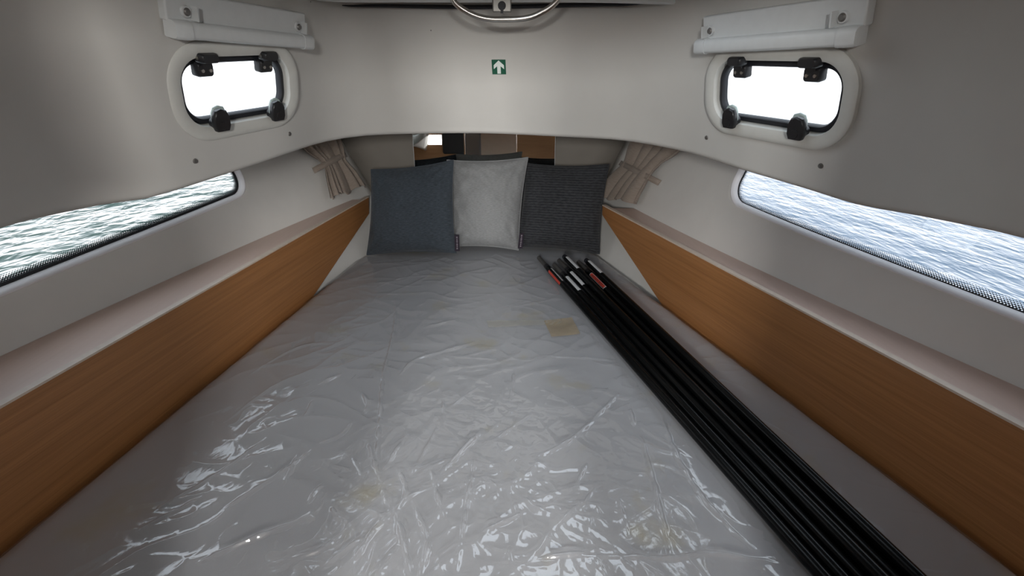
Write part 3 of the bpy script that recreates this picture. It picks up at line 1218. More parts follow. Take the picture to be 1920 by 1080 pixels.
def bed_z(x, y):
    """soft top of the mattress"""
    xl, xr = mat_edge(-1, y), mat_edge(1, y)
    d = min(x - xl, xr - x, (YM1 - y) * 1.2, (y - YM0) * 1.2)
    r = 0.055
    if d < r:
        q = max(0.0, d) / r
        return -0.045 * (1 - math.sqrt(max(0.0, 1 - (1 - q) ** 2)))
    return 0.0


NXM, NYM = 90, 90
ysm = np.linspace(YM0, YM1, NYM)
tt = (1 - np.cos(np.linspace(0, math.pi, NXM))) / 2
tt = 0.5 * tt + 0.5 * np.linspace(0, 1, NXM)
verts, faces = [], []
for y in ysm:
    xl, xr = mat_edge(-1, y), mat_edge(1, y)
    for q in tt:
        x = xl + (xr - xl) * q
        verts.append((x, y, bed_z(x, y)))
for j in range(NYM - 1):
    for i in range(NXM - 1):
        k = j * NXM + i
        faces.append((k, k + 1, k + NXM + 1, k + NXM))
# skirt
ring = [i for i in range(NXM)] + [j * NXM + NXM - 1 for j in range(1, NYM)] + [(NYM - 1) * NXM + i for i in range(NXM - 2, -1, -1)] + [j * NXM for j in range(NYM - 2, 0, -1)]
base = len(verts)
for i in ring:
    x, y, z = verts[i]
    x = min(max(x, hull(y, -0.15, -1).x + 0.014), hull(y, -0.15, 1).x - 0.014)
    verts.append((x, y, -0.14))
for a in range(len(ring)):
    b = (a + 1) % len(ring)
    faces.append((ring[a], base + a, base + b, ring[b]))
faces.append(tuple(base + a for a in range(len(ring)))[::-1])


def mattress_mat():
    m, nt, b, out = mat_new('mattress_cloth')
    t = nd(nt, 'ShaderNodeTexCoord')
    n = nd(nt, 'ShaderNodeTexNoise', Scale=2.2, Detail=4.0)
    nt.links.new(t.outputs['Object'], n.inputs['Vector'])
    r = nd(nt, 'ShaderNodeValToRGB')
    r.color_ramp.elements[0].color = (0.54, 0.555, 0.575, 1)
    r.color_ramp.elements[1].color = (0.60, 0.615, 0.63, 1)
    nt.links.new(n.outputs['Fac'], r.inputs[0])
    nt.links.new(r.outputs[0], b.inputs['Base Color'])
    b.inputs['Roughness'].default_value = 0.9
    n2 = nd(nt, 'ShaderNodeTexNoise', Scale=700.0, Detail=2.0)
    nt.links.new(t.outputs['Object'], n2.inputs['Vector'])
    bp = nd(nt, 'ShaderNodeBump', Strength=0.3, Distance=0.001)
    nt.links.new(n2.outputs['Fac'], bp.inputs['Height'])
    nt.links.new(bp.outputs[0], b.inputs['Normal'])
    return m


M['mattress'] = mattress_mat()
o = obj('mattress', verts, faces, M['mattress'])
tag(o, 'pale berth mattress under clear plastic filling the V between the shelves', 'mattress')

# berth base
bm = bmesh.new()
rows = []
for z in (-0.62, -0.145):
    rows.append([Vector((max(mat_edge(-1, y), hull(y, z - 0.01, -1).x + 0.02), y, z)) for y in np.linspace(YM0, YM1, 12)] + [Vector((min(mat_edge(1, y), hull(y, z - 0.01, 1).x - 0.02), y, z)) for y in np.linspace(YM1, YM0, 12)])
bm_loops(bm, rows, True, True, True)
o = struct(obj_bm('trim_3', bm, M['hull'], smooth=False))
o['label'] = 'white berth base under the mattress'

# ------------------------------------------------------------------ clear plastic sheet over the mattress
def perlin(x, y, seed):
    rng = np.random.default_rng(seed)
    G = rng.uniform(0, 2 * math.pi, (256, 256))
    xi, yi = np.floor(x).astype(int), np.floor(y).astype(int)
    xf, yf = x - xi, y - yi

    def g(ix, iy, fx, fy):
        a = G[ix % 256, iy % 256]
        return np.cos(a) * fx + np.sin(a) * fy
    u, v = xf ** 3 * (xf * (xf * 6 - 15) + 10), yf ** 3 * (yf * (yf * 6 - 15) + 10)
    a = g(xi, yi, xf, yf) * (1 - u) + g(xi + 1, yi, xf - 1, yf) * u
    b = g(xi, yi + 1, xf, yf - 1) * (1 - u) + g(xi + 1, yi + 1, xf - 1, yf - 1) * u
    return (a * (1 - v) + b * v) * 1.5


CREASES = [  # (height mm, half width mm, pixel points on the bed)
    (5, 11, (742, 560), (739, 620), (719, 702), (714, 780), (708, 891), (744, 980), (755, 1080)),
    (6, 10, (689, 824), (711, 897)), (6, 9, (711, 897), (764, 813)), (7, 13, (828, 886), (872, 840), (900, 808)),
    (5, 8, (894, 841), (880, 920), (855, 1069)), (5, 8, (805, 869), (833, 974)), (5, 8, (844, 763), (900, 724)),
    (4, 7, (772, 891), (822, 797)), (4, 8, (911, 835), (1000, 774)), (5, 11, (750, 702), (778, 674), (828, 660), (889, 641)),
    (4, 10, (794, 613), (856, 599)), (6, 10, (367, 1058), (467, 1013), (567, 974), (589, 952)), (5, 8, (611, 1058), (678, 1008)),
    (5, 8, (656, 1063), (711, 980)), (5, 9, (422, 952), (522, 891), (589, 841)), (6, 10, (578, 941), (603, 908)),
    (4, 8, (572, 780), (589, 747)), (5, 11, (600, 719), (639, 702)), (5, 9, (678, 736), (689, 758), (683, 774)),
    (4, 7, (661, 858), (683, 897)), (4, 7, (622, 952), (633, 974)), (4, 7, (955, 1024), (961, 1058)), (5, 9, (1022, 852), (1100, 808)),
    (4, 8, (1078, 913), (1100, 869)), (5, 8, (1011, 1047), (1100, 1036)), (6, 11, (1202, 820), (1226, 907), (1241, 969), (1262, 1046)),
    (6, 10, (1231, 743), (1260, 834), (1308, 921), (1366, 988), (1414, 1027)), (5, 8, (1067, 1041), (1260, 1046), (1337, 1037), (1491, 1061)),
    (5, 9, (1115, 1041), (1135, 1080)), (4, 7, (1159, 1041), (1188, 1070)), (4, 9, (1159, 936), (1178, 1008)), (4, 8, (1265, 839), (1313, 834), (1375, 897)),
    (5, 12, (1000, 858), (1077, 820), (1159, 738)), (3, 9, (1010, 666), (1159, 675)), (5, 9, (700, 1000), (760, 930), (745, 870)),
    (6, 12, (770, 1080), (752, 1000), (735, 930)), (5, 10, (790, 1080), (800, 1010), (775, 940)), (4, 8, (600, 830), (640, 815), (660, 790)),
    (4, 8, (620, 870), (655, 880)), (4, 9, (560, 850), (530, 910)), (3, 9, (640, 620), (720, 600), (760, 560)), (3, 10, (470, 700), (560, 650), (640, 640)),
    (3, 9, (420, 790), (520, 720), (600, 690)), (4, 8, (955, 760), (965, 690)), (3, 8, (1040, 560), (960, 575)), (3, 8, (700, 540), (760, 520), (840, 515)),
    (4, 9, (500, 1060), (600, 1030), (660, 985)), (4, 9, (900, 1000), (980, 960)), (4, 8, (1040, 990), (1090, 940)), (3, 8, (300, 950), (420, 880), (500, 820)),
    (3, 8, (250, 1000), (380, 930)), (4, 8, (830, 740), (833, 800)), (3, 8, (1120, 900), (1090, 960)), (4, 9, (1180, 760), (1190, 800)),
]
NSX, NSY = 640, 700
ys = np.concatenate([np.linspace(0.30, 1.30, 480), np.linspace(1.30, 2.56, NSY - 480 + 1)[1:]])
vv = np.linspace(0.0, 1.0, NSX)
X = np.zeros((NSY, NSX))
Y = np.repeat(ys[:, None], NSX, 1)
Zb = np.zeros((NSY, NSX))
for j, y in enumerate(ys):
    xl, xr = mat_edge(-1, y) + 0.003, mat_edge(1, y) - 0.003
    X[j] = xl + (xr - xl) * vv
    d = np.minimum(X[j] - (xl - 0.003), (xr + 0.003) - X[j])
    d = np.minimum(d, (YM1 - y) * 1.2)
    q = np.clip(d / 0.055, 0, 1)
    Zb[j] = -0.045 * (1 - np.sqrt(np.clip(1 - (1 - q) ** 2, 0, 1)))
H = np.zeros_like(X)
# broad soft folds, fine crinkles
wx = X + 0.05 * perlin(X * 4, Y * 4, 11)
wy = Y + 0.05 * perlin(X * 4, Y * 4, 12)
ca, sa = math.cos(R(32)), math.sin(R(32))
r1 = 1 - np.abs(perlin((wx * ca + wy * sa) * 4.0, (-wx * sa + wy * ca) * 9.0, 1))
r2 = 1 - np.abs(perlin((wx * ca - wy * sa) * 6.0, (wx * sa + wy * ca) * 13.0, 2))
r3 = 1 - np.abs(perlin(wx * 16, wy * 16, 3))
mask = np.exp(-((X + 0.10) / 0.34) ** 2) * np.exp(-((Y - 0.80) / 0.42) ** 2)
H += 0.0030 * r1 ** 5 + 0.0022 * r2 ** 6 + (0.0004 + 0.0022 * mask) * r3 ** 6 + 0.0012 * (perlin(X * 7, Y * 7, 5) + 0.5)
r4 = 1 - np.abs(perlin(wx * 34, wy * 34, 6))
H += 0.0011 * (0.08 + mask) * r4 ** 5
CR = np.zeros_like(H)
for hgt, hw, *pp in CREASES:
    P3, _ = spline([tuple(on_z(x, y, 0.006))[:2] for x, y in pp], 14)
    L = len(P3)
    for k in range(L - 1):
        a, b = P3[k], P3[k + 1]
        wdt = hw / 1000 * 1.6
        box = (X > min(a[0], b[0]) - wdt) & (X < max(a[0], b[0]) + wdt) & (Y > min(a[1], b[1]) - wdt) & (Y < max(a[1], b[1]) + wdt)
        if not box.any():
            continue
        px, py = X[box], Y[box]
        ab = b - a
        t = np.clip(((px - a[0]) * ab[0] + (py - a[1]) * ab[1]) / (ab @ ab), 0, 1)
        jit = 0.0025 * perlin(px * 40, py * 40, 21)
        d = np.hypot(px - a[0] - t * ab[0], py - a[1] - t * ab[1]) + jit
        g = (k + t) / (L - 1)
        taper = np.sin(np.pi * np.clip(g, 0.03, 0.97)) ** 0.6
        f = np.clip(1 - np.abs(d) / (hw / 1000 * 0.85 * (0.55 + 0.45 * taper)), 0, 1)
        taper = taper * (0.72 + 0.45 * perlin(px * 22, py * 22, 31))
        CR[box] = np.maximum(CR[box], 2.1 * hgt / 1000 * taper * (0.5 - 0.5 * np.cos(np.pi * f)))
H = H * (1 - 0.5 * np.clip(CR / 0.004, 0, 1)) + CR
# pressed flat under the pole bundle and the pillows
_a0, _a1 = on_z(1034, 520, 0.02), on_z(1500, 1084, 0.02)
_b0, _b1 = on_z(1160, 528, 0.02), on_z(1745, 1084, 0.02)
_xl = _a1.x + (_a0.x - _a1.x) * (Y - _a1.y) / (_a0.y - _a1.y)
_xr = _b1.x + (_b0.x - _b1.x) * (Y - _b1.y) / (_b0.y - _b1.y)
_in = np.clip((X - _xl + 0.03) / 0.03, 0, 1) * np.clip((_xr + 0.03 - X) / 0.03, 0, 1) * np.clip((2.25 - Y) / 0.05, 0, 1)
_in = np.maximum(_in, np.clip((Y - 2.12) / 0.06, 0, 1))
H = H * (1 - _in) + np.minimum(H, 0.0015) * _in
Z = Zb + 0.0025 + np.clip(H, 0.0002, 0.02)
verts = np.stack([X, Y, Z], 2).reshape(-1, 3)
ii = np.arange(NSY * NSX).reshape(NSY, NSX)
faces = np.stack([ii[:-1, :-1], ii[:-1, 1:], ii[1:, 1:], ii[1:, :-1]], 2).reshape(-1, 4)


def film_mat():
    m, nt, b, out = mat_new('clear_film')
    nt.nodes.remove(b)
    t = nd(nt, 'ShaderNodeTexCoord')
    n = nd(nt, 'ShaderNodeTexNoise', Scale=90.0, Detail=3.0)
    nt.links.new(t.outputs['Object'], n.inputs['Vector'])
    bp = nd(nt, 'ShaderNodeBump', Strength=0.25, Distance=0.001)
    nt.links.new(n.outputs['Fac'], bp.inputs['Height'])
    # faint yellowed glue smears
    n2 = nd(nt, 'ShaderNodeTexNoise', Scale=5.0, Detail=5.0, Roughness=0.6)
    nt.links.new(t.outputs['Object'], n2.inputs['Vector'])
    r = nd(nt, 'ShaderNodeValToRGB')
    r.color_ramp.elements[0].position = 0.58
    r.color_ramp.elements[0].color = (0.97, 0.97, 0.98, 1)
    r.color_ramp.elements[1].position = 0.74
    r.color_ramp.elements[1].color = (0.96, 0.90, 0.74, 1)
    nt.links.new(n2.outputs['Fac'], r.inputs[0])
    tr = nd(nt, 'ShaderNodeBsdfTransparent')
    nt.links.new(r.outputs[0], tr.inputs[0])
    df = nd(nt, 'ShaderNodeBsdfTranslucent')
    df.inputs[0].default_value = (0.8, 0.8, 0.82, 1)
    df2 = nd(nt, 'ShaderNodeBsdfDiffuse')
    df2.inputs[0].default_value = (0.75, 0.75, 0.78, 1)
    mm = nd(nt, 'ShaderNodeMixShader')
    mm.inputs[0].default_value = 0.13
    nt.links.new(tr.outputs[0], mm.inputs[1])
    nt.links.new(df2.outputs[0], mm.inputs[2])
    gl = nd(nt, 'ShaderNodeBsdfGlossy', Roughness=0.085)
    nt.links.new(bp.outputs[0], gl.inputs['Normal'])
    lw = nd(nt, 'ShaderNodeLayerWeight', Blend=0.5)
    pw = nd(nt, 'ShaderNodeMath', operation='POWER')
    pw.inputs[1].default_value = 5.0
    nt.links.new(lw.outputs['Facing'], pw.inputs[0])
    fr = nd(nt, 'ShaderNodeMath', operation='MULTIPLY_ADD')
    fr.inputs[1].default_value = 0.88
    fr.inputs[2].default_value = 0.12
    nt.links.new(pw.outputs[0], fr.inputs[0])
    nt.links.new(bp.outputs[0], lw.inputs['Normal'])
    mx = nd(nt, 'ShaderNodeMixShader')
    nt.links.new(fr.outputs[0], mx.inputs[0])
    nt.links.new(mm.outputs[0], mx.inputs[1])
    nt.links.new(gl.outputs[0], mx.inputs[2])
    nt.links.new(mx.outputs[0], out.inputs[0])
    return m


M['film'] = film_mat()
film = obj('plastic_sheet', verts, faces, M['film'])
tag(film, 'wrinkled clear plastic sheet wrapped over the mattress', 'plastic sheet')
# strips of yellowed tape stuck on the sheet
for name, cs, lab in (('tape', ((1020, 600), (1072, 594), (1088, 624), (1034, 630)), 'square piece of yellowed tape'),
                      ('tape', ((912, 600), (1052, 597), (1056, 606), (916, 612)), 'long strip of translucent tape')):
    C4 = [on_z(x, y, 0.010) for x, y in cs]
    vs_, fs_ = [], []
    nu, nv = 24, 12
    for j in range(nv + 1):
        for i in range(nu + 1):
            p = (C4[3].lerp(C4[2], i / nu)).lerp(C4[0].lerp(C4[1], i / nu), j / nv)
            jy = int(np.argmin(np.abs(ys - p.y)))
            jx = int(np.argmin(np.abs(X[jy] - p.x)))
            zz = Z[max(0, jy - 3):jy + 4, max(0, jx - 3):jx + 4].max()
            vs_.append((p.x, p.y, zz + 0.0012))
    for j in range(nv):
        for i in range(nu):
            k = j * (nu + 1) + i
            fs_.append((k, k + 1, k + nu + 2, k + nu + 1))
    o = obj(name, vs_, fs_, M['tape'] if 'square' in lab else M['tape_clear'] if 'tape_clear' in M else M['tape'], film)
    o['label'] = lab
    if 'strip' in lab:
        o.data.materials[0] = thin_tape = plain('clear_tape', (0.60, 0.58, 0.50), 0.3)
        thin_tape.node_tree.nodes['Principled BSDF'].inputs['Alpha'].default_value = 0.35

# ------------------------------------------------------------------ poles
RZ = 0.011
pl0, pl1 = on_z(1040, 524, 0.016 + RZ), on_z(1534, 1084, 0.016 + RZ)
pr0, pr1 = on_z(1155, 532, 0.016 + RZ), on_z(1736, 1084, 0.016 + RZ)
dl, dr = (pl0 - pl1).normalized(), (pr0 - pr1).normalized()
print('poles', pl0, pl1, pr0, pr1)
NP = 6
YF = 1.95


def at_y(p, d, y):
    return p + d * ((y - p.y) / d.y)


LTIP = [480, 493, 485, 484, 488, 486]
LOWER = []
for k in range(NP):
    f = (k + 0.5) / NP
    near = at_y(pl1, dl, 0.22).lerp(at_y(pr1, dr, 0.22), f)
    far = at_y(pl0, dl, YF).lerp(at_y(pr0, dr, YF), f)
    d = (far - near).normalized()
    # tip distance from its row in the picture
    yt = on_z(1050, LTIP[k], 0.03).y
    LOWER.append((near, d, yt))
gap = (LOWER[1][0] - LOWER[0][0]).length
PR = min(0.0172, gap * 0.46)
print('pole radius', PR, gap)
POLES = [(n, d, y, PR + RZ - 0.004, 'g') for n, d, y in LOWER]
for a, yt in ((2, 472), (4, 479)):
    n0, d0 = LOWER[a][0].lerp(LOWER[a + 1][0], 0.5), (LOWER[a][1] + LOWER[a + 1][1]).normalized()
    POLES.append((n0, d0, on_z(1060, yt, 0.07).y, PR + RZ - 0.004 + math.sqrt(max(0, (2 * PR) ** 2 - (gap / 2) ** 2)) + 0.0005, 'u'))

WORDS = ['leftmost of the bundle, with a red and a white sticker', 'second from left in bottom layer, grey tip set back furthest',
         'third from left in bottom layer, white sticker', 'fourth from left in bottom layer, just left of the red-stickered pole',
         'fifth from left in bottom layer, red sticker facing up', 'rightmost of the bundle, nearest the right shelf',
         'upper layer, left one of two, black tip and white sticker', 'upper layer, right one of two, black tip and white sticker']


def shell(bm, r, y0, y1, a0, a1, n=8):
    rows = []
    for y in (y0, y1):
        rows.append([(r * math.sin(R(a0 + (a1 - a0) * i / n)), y, r * math.cos(R(a0 + (a1 - a0) * i / n))) for i in range(n + 1)])
    bm_loops(bm, rows, False)


for k, (near, d, yt, z, kind) in enumerate(POLES):
    tip = at_y(near, d, yt)
    tip.z = z
    # local frame: y runs from the tip back towards the foot of the berth
    ay = Vector((-d.x, -d.y, 0)).normalized()
    az = Vector((0, 0, 1))
    ax = ay.cross(az)
    L = (tip - near).length
    t = thing('pole', 'black tube pole, ' + WORDS[k], 'pole', basis(tip, ax, ay, az), 'black poles bundled on the berth')
    bm = bmesh.new()
    tl = 0.115 if kind == 'g' else 0.0
    cl = 0.030
    if kind == 'g':
        bm_cyl(bm, (0, 0.002, 0), (0, tl, 0), PR * 0.80, PR * 0.80, 20)
        bm_cyl(bm, (0, 0.0, 0), (0, 0.004, 0), PR * 0.65, PR * 0.80, 20)
        obj_bm('tip', bm, M['tip'], t)
        bm = bmesh.new()
        bm_cyl(bm, (0, 0.0, 0), (0, -0.003, 0), PR * 0.42, PR * 0.42, 16)
        obj_bm('end_plug', bm, M['rubber'], t)
        bm = bmesh.new()
        bm_cyl(bm, (0, tl, 0), (0, tl + cl, 0), PR * 0.92, PR * 0.98, 20)
        obj_bm('collar', bm, M['black_plastic'], t)
    else:
        bm_cyl(bm, (0, 0.0, 0), (0, cl, 0), PR * 0.86, PR * 0.95, 20)
        obj_bm('end_plug', bm, M['rubber'], t)
    y0 = tl + cl
    bm = bmesh.new()
    bm_cyl(bm, (0, y0, 0), (0, L, 0), PR, PR, 24)
    obj_bm('tube', bm, M['black_tube'], t)
    lab = [('white', -60, 0), ('white', -25, 40), ('white', -10, 50), ('white', 0, 60), ('red', 5, 65), ('white', -100, -45), ('white', -35, 35), ('white', -35, 35)][k]
    bm = bmesh.new()
    s0 = y0 + (0.03 if kind == 'g' else 0.005)
    shell(bm, PR * 1.012, s0, s0 + 0.150, lab[1], lab[2])
    o = obj_bm('sticker', bm, M['label_' + lab[0]], t)
    o['label'] = lab[0] + ' sticker'
    if k == 0:
        bm = bmesh.new()
        shell(bm, PR * 1.012, s0 + 0.01, s0 + 0.16, 48, 100)
        o = obj_bm('sticker', bm, M['label_red'], t)
        o['label'] = 'red sticker'
    if lab[0] == 'red':
        bm = bmesh.new()
        shell(bm, PR * 1.010, s0 - 0.004, s0 + 0.154, -2, 78)
        bm2 = obj_bm('sticker_border', bm, M['label_white'], o)
        bm = bmesh.new()
        for q in range(9):
            shell(bm, PR * 1.022, s0 + 0.020 + q * 0.0125, s0 + 0.028 + q * 0.0125, 24 + (q % 2) * 4, 46 - (q % 3) * 4, 3)
        obj_bm('print', bm, M['label_dark'], o)

# ------------------------------------------------------------------ mirror on the bulkhead
bn = Vector((-SKEW, 1.0, -KB)).normalized()
bp0 = Vector((0, bow_y(0, ZB0), ZB0))
off = bp0 - bn * 0.022


def on_bow(px, py, k=0.022):
    return on_plane(px, py, bp0 - bn * k, bn)


ma, mb = on_bow(774, 255), on_bow(1041, 255)
mirror_top, mirror_bot = 0.66, 0.18
ax = (mb - ma)
ax = Vector((ax.x, ax.y, 0)).normalized()
az = ax.cross(-bn).normalized() if False else (bn.cross(ax)).normalized()
if az.z < 0:
    az = -az
mw = (mb - ma).dot(ax)
ctr = ma + ax * (mw / 2)
ctr = ctr + az * ((0.42 - ctr.z) / az.z)
mh = 0.46
mir = thing('mirror', 'frameless rectangular mirror on the bulkhead behind the pillows', 'mirror', basis(ctr, ax, -bn, az))
bm = bmesh.new()
bm_box(bm, (0, -0.0115, 0), (mw, 0.019, mh))
obj_bm('backing', bm, M['bulkhead'], mir, smooth=False)
bm = bmesh.new()
bm_box(bm, (0, 0.000, 0), (mw, 0.004, mh))
obj_bm('glass', bm, M['mirror'], mir, smooth=False)
bm = bmesh.new()
bm.free()
for s in (-1, 1):
    bm = bmesh.new()
    bm_box(bm, (s * (mw / 2 + 0.001), 0.000, 0), (0.002, 0.005, mh))
    obj_bm('polished_edge', bm, M['label_white'], mir, smooth=False)

# ------------------------------------------------------------------ pillows
def pillow(corners, depth, lean_d, thick, mat, label, seed, tagpos):
    """corners TL,TR,BR,BL in the picture; depth: y of the bottom seam (left, right)"""
    TL, TR, BR, BL = corners
    bl, br = on_y(*BL, depth[0]), on_y(*BR, depth[1])
    ex = (br - bl).normalized()
    hz = Vector((-ex.y, ex.x, 0)).normalized()
    if hz.y < 0:
        hz = -hz
    upv = (Vector((0, 0, 1)) * math.cos(R(lean_d)) + hz * math.sin(R(lean_d))).normalized()
    n = ex.cross(upv).normalized()
    if n.y > 0:
        n = -n
    tl, tr = on_plane(*TL, bl, n), on_plane(*TR, bl, n)
    c = (bl + br) / 2
    t = thing('pillow', label, 'pillow', Matrix.Translation(c), 'scatter pillows at the head of the berth')
    N = 46
    rng = np.random.default_rng(seed)
    U = np.linspace(-1, 1, N)
    ug, vg = np.meshgrid(U, U)
    e = 0.060
    pu = ug * (1 - e * (1 - vg ** 2) * np.abs(ug) ** 2)
    pv = vg * (1 - e * (1 - ug ** 2) * np.abs(vg) ** 2)
    s, r = (pu + 1) / 2, (pv + 1) / 2
    A = [np.array(p - c) for p in (bl, br, tr, tl)]
    P = (A[0] * (1 - s)[..., None] + A[1] * s[..., None]) * (1 - r)[..., None] + (A[3] * (1 - s)[..., None] + A[2] * s[..., None]) * r[..., None]
    prof = np.clip((1 - ug ** 2), 0, 1) ** 0.55 * np.clip((1 - vg ** 2), 0, 1) ** 0.55
    sag = 1 - 0.25 * (vg - -0.2)
    wr = 0.010 * perlin(ug * 2.2 + 9, vg * 2.2 + seed, seed) + 0.0065 * (1 - np.abs(perlin(ug * 3.5 + vg * 2, vg * 3 - ug, seed + 1))) ** 4
    # tension folds from the corners
    for cu, cv in ((-1, -1), (1, -1), (-1, 1), (1, 1)):
        rr = np.hypot(ug - cu, vg - cv)
        th = np.arctan2(vg - cv, ug - cu)
        wr += 0.0055 * np.exp(-((rr - 0.35) / 0.28) ** 2) * np.cos(th * 13 + cu)
    wr *= np.clip(prof * 2.2, 0, 1)
    nn = np.array(n)
    F = P + nn * (thick * prof * sag + wr)[..., None]
    B = P - nn * (thick * prof * sag * 0.8)[..., None]
    verts = list(F.reshape(-1, 3))
    faces, uv = [], [((a + 1) / 2, (b + 1) / 2) for a, b in zip(ug.ravel(), vg.ravel())]
    for j in range(N - 1):
        for i in range(N - 1):
            k = j * N + i
            faces.append((k, k + 1, k + N + 1, k + N))
    o = obj('cover', verts, faces, mat, t, uv=uv)
    vb = list(B.reshape(-1, 3))
    bo = obj('back_cover', vb, [f[::-1] for f in faces], mat, t, uv=uv)
    # piped seam
    rim = [j for j in range(N)] + [j * N + N - 1 for j in range(1, N)] + [(N - 1) * N + i for i in range(N - 2, -1, -1)] + [j * N for j in range(N - 2, 0, -1)]
    pts = [Vector(P.reshape(-1, 3)[i]) for i in rim]
    bm = bmesh.new()
    loops = []
    m_ = len(pts)
    for i, p in enumerate(pts):
        tg = (pts[(i + 1) % m_] - pts[i - 1]).normalized()
        a = n.normalized()
        b = tg.cross(a)
        loops.append([p + (a * math.cos(q) + b * math.sin(q)) * 0.0032 for q in np.linspace(0, 2 * math.pi, 6, endpoint=False)])
    bm_loops(bm, loops, True, wrap=True)
    ob = obj_bm('piping', bm, mat, t)
    if tagpos is not None:
        # small woven tag sewn in the side seam
        f0, f1, px = tagpos
        a, b = A[1], A[2]
        p0, p1 = Vector(a + (b - a) * f0), Vector(a + (b - a) * f1)
        vx = (Vector(A[1]) - Vector(A[0])).normalized()
        bm = bmesh.new()
        fr = n * 0.006
        w_ = 0.028
        bm_loops(bm, [[p0 + fr - vx * 0.004, p1 + fr - vx * 0.004, p1 + fr + vx * w_ * 0.7, p0 + fr + vx * w_ * 0.75],
                      [p0 + fr * 1.5 - vx * 0.004, p1 + fr * 1.5 - vx * 0.004, p1 + fr * 1.5 + vx * w_ * 0.7, p0 + fr * 1.5 + vx * w_ * 0.75]], True, True, True)
        tg_ = obj_bm('tag', bm, M['tag'], t, smooth=False)
        bm = bmesh.new()
        dy = p1 - p0
        for q in range(7):
            cpt = p0 + dy * (0.16 + 0.115 * q) + fr * 1.6 + vx * (w_ * 0.32)
            bm_box(bm, cpt, (0.0065 - 0.002 * (q % 2), 0.0012, 0.0055), None)
        obj_bm('tag_print', bm, M['tag_text'], tg_, smooth=False)
    return t


pillow(((985, 306), (1142, 308), (1124, 476), (966, 462)), (2.29, 2.21), 15, 0.092, M['pil_dark'],
       'charcoal ribbed pillow on the right, behind the pole tips', 31, None)
pillow(((838, 300), (990, 295), (972, 469), (846, 462)), (2.25, 2.235), 15, 0.088, M['pil_light'],
       'light grey woven pillow in the middle of the three', 22, (0.02, 0.19, 0))
pillow(((696, 318), (850, 300), (855, 474), (688, 478)), (2.21, 2.17), 14, 0.088, M['pil_blue'],
       'blue-grey woven pillow on the left against the shelf end', 13, (0.02, 0.20, 0))

